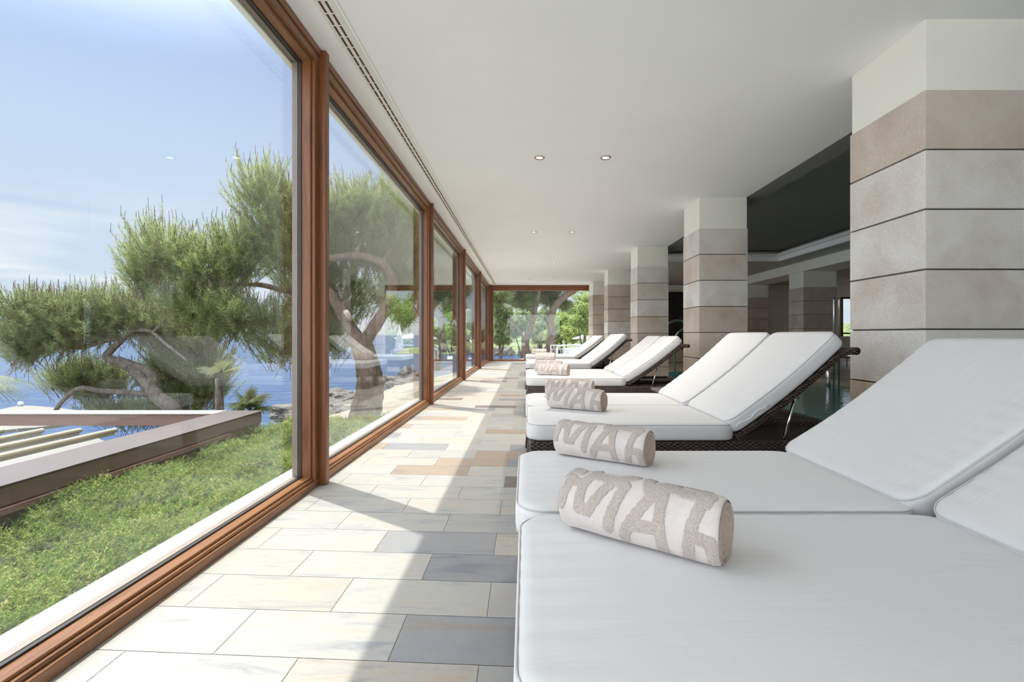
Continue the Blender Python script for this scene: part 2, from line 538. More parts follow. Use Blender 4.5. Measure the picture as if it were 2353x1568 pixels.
M_GROUND = simple('dry_ground', (0.20, 0.18, 0.135), 0.95, var=0.3, scale=1.4, bump=0.6, bscale=9, bdist=0.05)
M_ROCK = simple('shore_rock', (0.105, 0.095, 0.085), 0.9, var=0.45, scale=3.5, bump=0.9, bscale=7, bdist=0.08)
M_SOIL = simple('dark_soil', (0.045, 0.055, 0.022), 0.95, var=0.4, scale=9, bump=0.6, bscale=30, bdist=0.03)
M_SEA = water_mat('sea_water', (0.1, 0.2, 0.3), (0.020, 0.050, 0.115), 0.05, 0.75, 1.0, (0.45, 1.0, 1), 0.0, 0.55, 0.22)
M_POOL = water_mat('pool_water', (0.50, 0.80, 0.74), (0.11, 0.38, 0.36), 0.0, 7.0, 0.10, (1, 1, 1), 0.3)
M_POOLT = simple('pool_mosaic', (0.13, 0.33, 0.31), 0.4, var=0.25, scale=26)
M_DECK = simple('pool_deck_stone', (0.50, 0.40, 0.29), 0.5, var=0.12, scale=6)
M_PINE = leaf('pine_needles', (0.060, 0.100, 0.032), (0.170, 0.258, 0.078), (0.42, 0.46, 0.22), 0.5)
M_PINE2 = leaf('dark_pine_needles', (0.045, 0.080, 0.030), (0.118, 0.192, 0.066), (0.33, 0.37, 0.19), 0.45)
M_JUN = leaf('juniper_sprays', (0.022, 0.062, 0.008), (0.105, 0.222, 0.018), (0.42, 0.38, 0.15), 0.4)
M_BUSH = leaf('broad_leaves', (0.060, 0.115, 0.022), (0.190, 0.290, 0.060), (0.36, 0.43, 0.12), 0.4)
M_BUSH2 = leaf('grey_green_leaves', (0.060, 0.100, 0.040), (0.155, 0.225, 0.095), (0.30, 0.36, 0.20), 0.35)
M_PALM = leaf('palm_blades', (0.020, 0.034, 0.012), (0.055, 0.080, 0.028), (0.14, 0.155, 0.07), 0.3)
M_BARK = bark('pine_bark', (0.07, 0.045, 0.034), (0.17, 0.118, 0.088), (0.29, 0.22, 0.175))
M_BARKG = bark('grey_pine_bark', (0.05, 0.042, 0.036), (0.125, 0.105, 0.090), (0.22, 0.195, 0.17), 12)
M_TWIG = simple('twigs', (0.16, 0.088, 0.058), 0.9, var=0.3, scale=5)
M_CUT = simple('cut_wood', (0.62, 0.56, 0.47), 0.8)
M_SCRUB = simple('green_scrub', (0.115, 0.145, 0.055), 0.95, var=0.5, scale=1.2, bump=0.8, bscale=3, bdist=0.4)
M_HILL = simple('distant_hill', (0.16, 0.22, 0.24), 1.0, var=0.25, scale=0.05)
M_SLATE = simple('stacked_dark_stone', (0.022, 0.019, 0.016), 0.7, var=0.5, scale=14, bump=0.9, bscale=20, bdist=0.02)
M_PEB = simple('white_pebbles', (0.62, 0.60, 0.55), 0.7)
M_BLUE = simple('blue_plastic', (0.02, 0.12, 0.40), 0.4)

# ================================================================== the room
H = 2.665          # ceiling height
XI = -1.25         # inner face of the glass wall
YE = 16.5          # far end of the gallery
YB = -3.2          # wall behind the viewpoint
XR = 13.5
BAY = 3.335
PX0, PX1 = 2.87, 6.25     # pool
PY1 = 11.75


def make_floor():
    vs, fs, mi, tone = [], [], [], []
    def quad(a, b, c, d, m, t):
        k = len(vs); vs.extend([a, b, c, d]); fs.append((k, k + 1, k + 2, k + 3)); mi.append(m); tone.append(t)
    # slab and grout bed
    x0, x1, y0, y1 = -1.36, PX0, YB, YE + 0.1
    g = -0.0025
    quad((x0, y0, g), (x1, y0, g), (x1, y1, g), (x0, y1, g), 1, 0)
    quad((x0, y0, -0.2), (x0, y1, -0.2), (x1, y1, -0.2), (x1, y0, -0.2), 1, 0)
    quad((x0, y0, -0.2), (x1, y0, -0.2), (x1, y0, g), (x0, y0, g), 1, 0)
    quad((x1, y0, -0.2), (x1, y1, -0.2), (x1, y1, g), (x1, y0, g), 1, 0)
    quad((x0, y1, -0.2), (x0, y1, g), (x1, y1, g), (x1, y1, -0.2), 1, 0)
    quad((x0, y0, -0.2), (x0, y0, g), (x0, y1, g), (x0, y1, -0.2), 1, 0)
    rnd = random.Random(5)
    sh = math.tan(R(-3.3))
    xr = -0.05
    rows = [-3.4]
    marks = [1.304, 1.526, 1.743, 1.956, 2.174, 2.394, 2.615, 2.83]
    y = marks[0]
    below = []
    while y > -3.6:
        y -= 0.222; below.append(y)
    rows = below[::-1] + marks
    while rows[-1] < YE + 1.0:
        rows.append(rows[-1] + rnd.choice((0.20, 0.222, 0.222, 0.24)))
    G = 0.0011
    # running bond; tones of the nearest rows as they lie in the photograph, from x = -1.2 rightwards
    toned = {
        1.082: [0.3, 0.3, 0.66, 0.88], 1.304: [0.45, 0.38, 0.07, 0.3], 1.526: [0.55, 0.66, 0.42, 0.25], 1.743: [0.6, 0.4, 0.09, 0.3],
        1.956: [0.6, 0.42, 0.06, 0.66], 2.174: [0.3, 0.25, 0.9, 0.4], 2.394: [0.5, 0.25, 0.28, 0.45], 2.615: [0.42, 0.42, 0.3, 0.3],
        2.83: [0.38, 0.42, 0.28, 1.0]}
    for r in range(len(rows) - 1):
        ya, yb = rows[r], rows[r + 1]
        odd = (r - len(below)) % 2
        first_x = -1.16 if odd else -0.90
        tl = [v for k, v in toned.items() if abs(k - ya) < 1e-3]
        if not tl and r == len(below) + len(marks): tl = [[0.3, 0.96, 0.3, 0.3]]
        joints = [[-1.9, tl[0][0] if tl else None]]
        k = 0; x = first_x
        while x < PX0 + 0.1:
            t = tl[0][k + 1] if tl and k < 3 else None
            joints.append([x + rnd.uniform(-.006, .006), t]); x += 0.515; k += 1
        joints.append([PX0 + 0.6, None])
        for j in range(len(joints) - 1):
            a = max(joints[j][0], x0) + G; b = min(joints[j + 1][0], x1) - G
            if b - a < 0.01: continue
            t = joints[j][1]
            if t is None:
                t = rnd.choice((0.0, 0.08, 0.2, 0.25, 0.3, 0.38, 0.45, 0.5, 0.55, 0.62, 0.7, 0.88, 0.9)) + rnd.uniform(-.02, .02)
                if rnd.random() < 0.07: t = 0.96
                if rnd.random() < 0.035: t = 1.0
            p = [(a, ya + G + sh * (a - xr), 0), (b, ya + G + sh * (b - xr), 0), (b, yb - G + sh * (b - xr), 0), (a, yb - G + sh * (a - xr), 0)]
            p = [(q[0], min(max(q[1], y0), y1), 0) for q in p]
            if p[2][1] - p[1][1] < 0.005 or p[3][1] - p[0][1] < 0.005: continue
            quad(p[0], p[1], p[2], p[3], 0, min(1, max(0, t)))
    me = bpy.data.meshes.new('floor')
    me.from_pydata(vs, [], fs)
    me.polygons.foreach_set('material_index', mi)
    at = me.attributes.new('tone', 'FLOAT', 'FACE'); at.data.foreach_set('value', tone)
    me.update()
    return tag(link_mesh('floor', me, [M_FLOOR, M_GROUT]), kind='structure')


make_floor()

# pool hall floor round the basin
tag(MB().box(PX0, XR, PY1, YE + 0.1, -0.2, 0).box(PX1, XR, YB, PY1, -0.2, 0).build('floor_pool_hall', M_DECK), kind='structure')
tag(MB().box(PX0, PX1, YB, PY1, -1.5, -1.4).box(PX0 - 0.1, PX0, YB, PY1, -1.5, -0.2).box(PX1, PX1 + 0.1, YB, PY1, -1.5, -0.2)
    .box(PX0 - 0.1, PX1 + 0.1, PY1, PY1 + 0.1, -1.5, -0.2).box(PX0 - 0.1, PX1 + 0.1, YB - 0.1, YB, -1.5, -0.2).build('pool_basin', M_POOLT), kind='structure')
tag(MB().box(PX0, PX0 + 0.006, YB, PY1, -0.2, -0.003).box(PX0, PX1, PY1 - 0.006, PY1, -0.2, -0.003).build('trim_1', M_POOLT), kind='structure')
pw = MB().add([(PX0 + 0.006, YB, -0.09), (PX1, YB, -0.09), (PX1, PY1 - 0.006, -0.09), (PX0 + 0.006, PY1 - 0.006, -0.09)], [(0, 1, 2, 3)]).build('pool_water', M_POOL)
tag(pw, 'still teal water of the indoor pool behind the stone columns', 'water', kind='stuff')

# ceilings
tag(MB().box(-1.43, 3.03, YB, YE + 0.1, H, H + 0.35).build('ceiling', M_PLASTER), kind='structure')
tag(MB().box(2.80, 3.03, YB, YE, H - 0.004, H - 0.0005).build('trim_2', M_GREYCEIL), kind='structure')
CFY = 11.17
c = MB()
c.box(3.03, XR, CFY, YE + 0.1, H, H + 0.35).box(6.04, XR, YB, CFY, H, H + 0.35)
tag(c.build('ceiling_pool_hall', simple('pool_hall_ceiling', (0.50, 0.485, 0.45), 0.9, var=0.02, spec=0.2)), kind='structure')
c = MB().box(3.03, 6.04, YB, CFY, H + 0.23, H + 0.35)
tag(c.build('ceiling_coffer', M_GREYCEIL), kind='structure')
c = MB()
# stepped mouldings round the coffer
c.box(5.98, 6.04, YB, CFY, H, H + 0.11).box(5.90, 5.98, YB, CFY - 0.06, H + 0.10, H + 0.16)
c.box(3.03, 5.98, CFY - 0.06, CFY, H, H + 0.11).box(3.03, 5.90, CFY - 0.14, CFY - 0.06, H + 0.10, H + 0.16)
tag(c.build('trim_3', M_PLASTER, bevel=0.004), kind='structure')
# a dropped beam along the second row of columns
tag(MB().box(6.58, 7.3, YB, YE, H - 0.23, H).build('beam', M_CREAM), kind='structure')
# far walls of the pool hall
w = MB()
w.box(2.32, 11.05, YE, YE + 0.25, 0, H).box(11.05, 13.0, YE, YE + 0.25, 2.25, H).box(11.05, 13.0, YE, YE + 0.25, 0, 0.10).box(13.0, XR, YE, YE + 0.25, 0, H)
tag(w.build('wall_back', M_CREAM), kind='structure')
tag(MB().box(XR, XR + 0.2, YB, YE + 0.25, -0.2, H).build('wall_right', M_CREAM), kind='structure')
tag(MB().box(PX0, XR, YB - 0.2, YB, -0.2, H).build('wall_front', M_CREAM), kind='structure')
# outer edge of the slab above the glass wall and the roof on top
tag(MB().box(-1.60, XR, YB - 0.2, YE + 0.3, H + 0.35, H + 0.5).build('roof_slab', M_PLASTER), kind='structure')
# the pale stone ledge outside the glass and the wall under it
tag(MB().box(-14, 20, -26, YB - 0.45, -0.20, -0.05).box(-14, -1.62, YB - 0.45, -2.75, -0.20, -0.05).build('added_bounce_slab', simple('pale_bounce_stone', (0.85, 0.84, 0.82), 0.8, var=0.05)), kind='structure')  # unseen pale slab, added behind the camera to bounce sunlight onto the ceiling
led = MB().box(-1.61, -1.36, YB, 5.2, -0.10, 0.0).box(-1.61, -1.36, 5.203, YE + 0.4, -0.10, 0.0)
tag(led.build('outer_ledge', M_SILL, bevel=0.004), kind='structure')
tag(MB().box(-1.58, -1.36, YB, YE + 0.4, -1.2, -0.10).box(-1.36, 13, YE + 0.101, YE + 0.4, -1.2, -0.02).build('foundation_wall', M_CREAM), kind='structure')


# ------------------------------------------------------------------ glass wall
ZT = 2.555     # top of the glass
ZB = 0.075     # bottom of the glass
posts = [2.90 + BAY * k for k in range(-2, 4)] + [16.33]


def glazed_bay(idx, ya, yb, door=False):
    root = empty(f'window_{idx}', (-1.3, (ya + yb) / 2, 0), kind='structure')
    f = MB()
    # header: flat outer band, stepped inner band and bead
    f.box(-1.40, -1.250, ya, yb, 2.625, H)
    f.box(-1.40, -1.262, ya, yb, 2.575, 2.622)
    f.box(-1.39, -1.285, ya, yb, ZT, 2.575)
    # bottom rail
    f.box(-1.40, -1.262, ya, yb, 0.0, 0.040)
    f.box(-1.39, -1.275, ya, yb, 0.040, 0.056)
    f.box(-1.38, -1.288, ya, yb, 0.056, 0.068)
    h = MB()
    sw = 0.055
    for y0, y1 in ((ya, ya + sw), (yb - sw, yb)):
        h.box(-1.395, -1.264, y0, y1, 0.040, 2.6)
    for y0, y1 in ((ya + sw, ya + sw + 0.014), (yb - sw - 0.014, yb - sw)):
        h.box(-1.385, -1.285, y0, y1, 0.056, ZT + 0.02)
    f.build('frame_rail', M_WOODY, root, bevel=0.004)
    h.build('frame_stile', M_WOODZ, root, bevel=0.004)
    a, b = ya + sw + 0.014, yb - sw - 0.014
    g = MB()
    x0, x1 = -1.352, -1.338
    g.box(x0, x1, a, b, 0.066, ZB).box(x0, x1, a, b, ZT - 0.008, ZT).box(x0, x1, a, a + 0.006, ZB, ZT).box(x0, x1, b - 0.006, b, ZB, ZT)
    g.build('glazing_gasket', M_GASKET, root)
    g = MB(); x0, x1 = -1.392, -1.361
    g.box(x0, x1, a, b, 0.05, ZB - 0.002).box(x0, x1, a, b, ZT - 0.010, ZT + 0.02).box(x0, x1, a - 0.02, a + 0.005, ZB, ZT).box(x0, x1, b - 0.005, b + 0.02, ZB, ZT)
    g.build('outer_bead', M_ALU, root)
    MB().box(-1.360, -1.352, a, b, 0.066, ZT).build('glass_pane', M_GLASS, root)
    MB().box(-1.430, -1.395, ya, yb, ZT - 0.02, 2.7).box(-1.425, -1.402, ya, yb, 0.0, 0.035).build('outer_flashing', M_VENTW, root, bevel=0.002)
    if door:
        k = MB().tube([(-1.262, yb - 0.10, 1.02), (-1.215, yb - 0.10, 1.02)], 0.010)
        k.tube([(-1.215, yb - 0.105, 1.02), (-1.215, yb - 0.22, 1.02)], 0.009).box(-1.264, -1.257, yb - 0.12, yb - 0.08, 0.94, 1.10)
        hd = k.build('door_handle', M_DARKMET, root, smooth=True); tag(hd, 'black lever handle')
    return root


for i in range(len(posts) - 1):
    glazed_bay(i + 1, posts[i] + 0.025, posts[i + 1] - 0.025, door=(i == len(posts) - 2))
for i, y in enumerate(posts[:-1]):
    tag(MB().box(-1.40, -1.222, y - 0.026, y + 0.026, 0.0, H - 0.002).build(f'trim_{10 + i}', M_WOODZ, bevel=0.006, seg=3), kind='structure')
tag(MB().box(-1.40, -1.21, 16.33, 16.52, 0, H - 0.002).build('trim_20', M_WOODZ, bevel=0.006), kind='structure')

# glazed end of the gallery
def end_window(idx, y, x0, x1, depth=0.12, sgn=1):
    root = empty(f'window_{idx}', ((x0 + x1) / 2, y, 0), kind='structure')
    ya, yb = (y, y + depth) if sgn > 0 else (y - depth, y)
    MB().box(x0, x1, ya, yb, 2.475, H).box(x0, x1, ya, yb, 0, 0.06).build('frame_rail', M_WOODX, root, bevel=0.004)
    MB().box(x0, x0 + 0.07, ya, yb, 0.06, 2.475).box(x1 - 0.09, x1, ya, yb, 0.06, 2.475).build('frame_stile', M_WOODZ, root, bevel=0.004)
    m = (ya + yb) / 2
    MB().box(x0 + 0.07, x1 - 0.09, m - 0.004, m + 0.004, 0.06, 2.475).build('glass_pane', M_GLASS, root)
    return root


end_window(8, YE - 0.02, -1.21, 2.32)
end_window(9, YB, -1.40, 2.87, sgn=-1)
# window at the far right corner of the pool hall
wr = empty('window_10', (12, YE, 0), kind='structure')
MB().box(11.05, 13.0, YE + 0.02, YE + 0.10, 2.19, 2.25).box(11.05, 13.0, YE + 0.02, YE + 0.10, 0.10, 0.16).box(11.05, 13.0, YE + 0.02, YE + 0.10, 0.55, 0.60)\
    .box(11.05, 13.0, YE + 0.02, YE + 0.10, 0.95, 1.0).build('frame_rail', M_DARKMET, wr)
MB().box(11.05, 11.16, YE + 0.02, YE + 0.10, 0.16, 2.19).box(12.9, 13.0, YE + 0.02, YE + 0.10, 0.16, 2.19).box(12.0, 12.05, YE + 0.02, YE + 0.10, 0.16, 2.19).build('frame_stile', M_WOODZ, wr)
MB().box(11.16, 12.9, YE + 0.055, YE + 0.065, 0.16, 2.19).build('glass_pane', M_GLASS, wr)
tag(MB().box(2.32, 2.36, YE - 0.10, YE + 0.1, 0, H).build('trim_21', M_WOODZ), kind='structure')

# ------------------------------------------------------------------ columns
Z_J = [2.269, 1.942, 1.613, 1.281, 0.951, 0.620, 0.290, -0.02]


def column(x0, x1, y0, y1, label, ztop=2.269, tones=None, group=None, base=0.0, zc=H):
    root = empty('stone_column', ((x0 + x1) / 2, (y0 + y1) / 2, base), label, 'column', group)
    MB().box(x0 + 0.008, x1 - 0.008, y0 + 0.008, y1 - 0.008, ztop, zc).build('plaster_neck', M_CREAM, root, bevel=0.003)
    MB().box(x0 + 0.012, x1 - 0.012, y0 + 0.012, y1 - 0.012, base, ztop - 0.004).build('joint_core', M_JOINT, root)
    k = len(Z_J) - 1
    for i in range(k):
        zt = Z_J[i] - (2.269 - ztop); zb = Z_J[i + 1] - (2.269 - ztop)
        zb = max(zb, base)
        if zt - zb < 0.03: continue
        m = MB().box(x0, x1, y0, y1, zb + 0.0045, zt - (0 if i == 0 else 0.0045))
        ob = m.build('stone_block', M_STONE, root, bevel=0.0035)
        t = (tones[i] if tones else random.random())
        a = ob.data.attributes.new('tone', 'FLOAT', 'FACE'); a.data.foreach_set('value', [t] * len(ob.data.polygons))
    return root


cy = [2.585, 5.956, 9.26, 12.59]
names = ['nearest square column of pale stone blocks with cream plaster top, at right edge',
         'square stone block column standing behind the pair of loungers with the zipped cushion',
         'square stone block column with the arched chrome handrail beside it',
         'stone block column next to last before the glazed end wall']
tn = [[0.25, 0.95, 0.8, 0.6, 0.9, 0.2, 0.3], [0.6, 0.45, 0.85, 0.15, 0.2, 0.1, 0.2], [0.7, 0.5, 0.9, 0.3, 0.1, 0.2, 0.2], [0.2, 0.1, 0.3, 0.8, 0.3, 0.2, 0.2]]
for y, nm, t in zip(cy, names, tn):
    column(2.197, 2.815, y, y + 0.60, nm, tones=t)
column(2.197, 2.70, 15.40, YE - 0.10, 'last stone block column against the glazed end wall', ztop=2.24, tones=[0.2, 0.25, 0.15, 0.1, 0.2, 0.1, 0.1])
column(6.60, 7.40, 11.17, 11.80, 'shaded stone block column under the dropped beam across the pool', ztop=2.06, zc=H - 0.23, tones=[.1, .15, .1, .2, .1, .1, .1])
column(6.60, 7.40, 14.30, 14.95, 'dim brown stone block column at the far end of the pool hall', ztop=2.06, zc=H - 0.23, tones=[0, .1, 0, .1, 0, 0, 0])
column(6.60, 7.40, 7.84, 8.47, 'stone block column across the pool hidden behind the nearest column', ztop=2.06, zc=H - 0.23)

# plaster ledges at the last columns and the far side of the pool hall
tag(MB().box(6.4, 8.3, 15.2, YE, 2.20, 2.40).build('trim_30', M_CREAM, bevel=0.01), kind='structure')
dp = MB().box(8.15, 8.45, YE - 0.06, YE, 0.0, 2.1).build('door_1', M_DARKMET, bevel=0.004); tag(dp, kind='structure')
# dark stacked stone wall with a planter of pebbles in front
sl = MB()
rr = random.Random(3)
z = 0.42
while z < 2.38:
    x = 4.35
    while x < 6.3:
        wd = rr.uniform(0.12, 0.34)
        sl.box(x, min(x + wd - 0.004, 6.3), YE - 0.09 - rr.uniform(0.0, 0.03), YE - 0.002, z, z + 0.046)
        x += wd
    z += 0.05
tag(sl.build('wall_feature', M_SLATE), kind='structure')
pl = empty('pebble_planter', (5.3, 15.9, 0), 'low wooden planter filled with white pebbles below the dark stacked stone wall', 'planter')
q = MB()
for k in range(4): q.box(4.3, 6.3, 15.55, 15.60, 0.02 + k * 0.09, 0.10 + k * 0.09)
q.box(4.3, 6.3, 15.60, 16.38, 0.02, 0.37)
q.build('planter_box', M_DECK, pl, bevel=0.004)
q = MB()
for _ in range(260):
    x, y = rr.uniform(4.36, 6.25), rr.uniform(15.62, 16.33); r0 = rr.uniform(0.02, 0.04)
    q.lathe([(0.001, -r0 * .6), (r0 * .8, -r0 * .3), (r0, 0), (r0 * .7, r0 * .5), (0.001, r0 * .7)], (x, y, 0.385), 6)
tag(q.build('pebbles', M_PEB, pl, smooth=True), kind='stuff')

# ------------------------------------------------------------------ ceiling vent and lamps
vr = empty('linear_ceiling_vent', (-1.06, 8, H), 'long white two slot air vent recessed in ceiling along the glass wall', 'vent')
MB().box(-1.105, -1.005, YB, 16.2, H - 0.0035, H - 0.0005).build('vent_frame', M_VENTW, vr, bevel=0.001)
q = MB()
y = YB + 0.05
while y < 16.0:
    for xx in (-1.078, -1.044):
        q.box(xx - 0.0065, xx + 0.0065, y, y + 0.088, H - 0.0045, H - 0.0030)
    y += 0.100
tag(q.build('vent_slot', M_SLOT, vr), 'dark brown slots')
tag(MB().box(-0.985, -0.982, YB, 14.0, H - 0.0012, H - 0.0002).build('trim_31', M_SEAM), kind='structure')


LAMP_W = 36.0


def lamp_proto():
    root = empty('recessed_downlight', (0, 0, 0))
    q = MB().lathe([(0.050, 0.0), (0.052, -0.005), (0.047, -0.009), (0.036, -0.006), (0.031, 0.002)], n=32)
    q.build('ring', M_BRASS, root, smooth=True, local=True)
    MB().lathe([(0.033, -0.002), (0.026, -0.0035), (0.001, -0.004)], n=24).build('lens', M_LAMP, root, smooth=True, local=True)
    return root


lp = lamp_proto()
first = True
k = 0
ordn = ['nearest', 'second', 'third', 'fourth']
for r_, dy in enumerate((408, 237, 166, 129)):
    Y = (H - CZ) * F / dy
    for c_, X in enumerate(((31 if r_ == 0 else 0) and 0.135 or 0.138, 0.785)):
        o = lp if first else copy_tree(lp); first = False
        o.location = (X, Y, H - 0.0005)
        ld = bpy.data.lights.new('downlight_glow', 'SPOT'); ld.energy = LAMP_W; ld.color = (1.0, 0.93, 0.84)
        ld.spot_size = R(134); ld.spot_blend = 1.0; ld.shadow_soft_size = 0.03
        lo = bpy.data.objects.new('downlight_glow', ld); COL.objects.link(lo); lo.parent = o; lo.location = (0, 0, -0.02)
        side = 'nearer the glass wall' if c_ == 0 else 'nearer the stone columns'
        tag(o, f'small round bronze rimmed ceiling downlight, {ordn[r_]} row, {side}', 'ceiling light', 'recessed downlights in the gallery ceiling')

# ------------------------------------------------------------------ loungers
def axis_pts(h, r_, n_mid, n_r):
    a = [-h + r_ * (1 - math.cos(math.pi / 2 * i / n_r)) for i in range(n_r)]
    b = [(-h + r_) + (2 * h - 2 * r_) * i / n_mid for i in range(n_mid + 1)]
    c_ = [-t for t in a[::-1]]
    return a + b + c_


def slab_mesh(hx, hy, hz, Rp, re, bulge, fn, nx=36, ny=14, crown=0.0):
    """soft cushion: rounded in plan by Rp and along its edges by re, then shaped by fn(x,y,z)"""
    ax = axis_pts(hx, Rp, nx, 7); ay = axis_pts(hy, Rp, ny, 7); az = axis_pts(hz, re, 2, 4)
    idx = {}; vs = []; fs = []
    def vid(i, j, k):
        key = (i, j, k)
        if key in idx: return idx[key]
        x, y, z = ax[i], ay[j], az[k]
        qx = max(-hx + Rp, min(hx - Rp, x)); qy = max(-hy + Rp, min(hy - Rp, y))
        vx, vy = x - qx, y - qy
        mx = max(abs(vx), abs(vy)); ln = math.hypot(vx, vy)
        if ln > 1e-9:
            x = qx + vx * mx / ln; y = qy + vy * mx / ln
        ox, oy = (vx / ln, vy / ln) if ln > 1e-9 else (0, 0)
        e = Rp - mx; t = hz - abs(z)
        if e < re and t < re:
            a, b = re - e, re - t
            hh = math.hypot(a, b)
            if hh > 1e-9:
                m_ = max(a, b) / hh
                x -= ox * (a - a * m_); y -= oy * (a - a * m_)
                z = math.copysign(hz - re + b * m_, z)
        # belly of the top face
        sx = max(0, 1 - (x / hx) ** 4); sy = max(0, 1 - (y / hy) ** 4)
        if z > 0: z += bulge * sx * sy
        idx[key] = len(vs); vs.append(fn(x, y, z)); return idx[key]
    I, J, K = len(ax), len(ay), len(az)
    for i in range(I - 1):
        for j in range(J - 1):
            fs.append((vid(i, j, 0), vid(i, j + 1, 0), vid(i + 1, j + 1, 0), vid(i + 1, j, 0)))
            fs.append((vid(i, j, K - 1), vid(i + 1, j, K - 1), vid(i + 1, j + 1, K - 1), vid(i, j + 1, K - 1)))
    for i in range(I - 1):
        for k_ in range(K - 1):
            fs.append((vid(i, 0, k_), vid(i + 1, 0, k_), vid(i + 1, 0, k_ + 1), vid(i, 0, k_ + 1)))
            fs.append((vid(i, J - 1, k_), vid(i, J - 1, k_ + 1), vid(i + 1, J - 1, k_ + 1), vid(i + 1, J - 1, k_)))
    for j in range(J - 1):
        for k_ in range(K - 1):
            fs.append((vid(0, j, k_), vid(0, j, k_ + 1), vid(0, j + 1, k_ + 1), vid(0, j + 1, k_)))
            fs.append((vid(I - 1, j, k_), vid(I - 1, j + 1, k_), vid(I - 1, j + 1, k_ + 1), vid(I - 1, j, k_ + 1)))
    return vs, fs


def piping(hx, hy, z, Rp, inset, fn, rad=0.0022):
    pts = []
    hx -= inset; hy -= inset; Rp -= inset
    for cx_, cy_, a0 in ((hx - Rp, hy - Rp, 0), (-hx + Rp, hy - Rp, 90), (-hx + Rp, -hy + Rp, 180), (hx - Rp, -hy + Rp, 270)):
        for s in range(9):
            t = R(a0 + 90 * s / 8)
            pts.append((cx_ + Rp * math.cos(t), cy_ + Rp * math.sin(t), z))
    full = []
    for i in range(len(pts)):
        a, b = Vector(pts[i]), Vector(pts[(i + 1) % len(pts)])
        n_ = max(1, int((b - a).length / 0.05))
        for s in range(n_): full.append(a.lerp(b, s / n_))
    full.append(full[0])
    return MB().tube([fn(*p) for p in full], rad, 6, cap=False)


LW = 0.672       # width of a lounger
HINGE = 1.125


BACK = [31, 43]


def back_curve(s, t=0.0):
    """s along the back from the hinge, t away from its underside"""
    th0, th1, L = R(BACK[0]), R(BACK[1]), 0.84
    x, z = HINGE - 0.008, 0.362
    n_ = 24; ds = s / n_ if s else 0
    for i in range(n_):
        u = (i + 0.5) / n_ * s
        th = th0 + (th1 - th0) * u / L
        x += math.cos(th) * ds; z += math.sin(th) * ds
    th = th0 + (th1 - th0) * s / L
    return x - math.sin(th) * t, z + math.cos(th) * t, th


def wrinkle(x, y, rnd_ph=0.0):
    return 0.0012 * math.sin(y * 95 + 3 * math.sin(x * 6 + rnd_ph)) * math.exp(-((x - 0.05) / 0.16) ** 2)


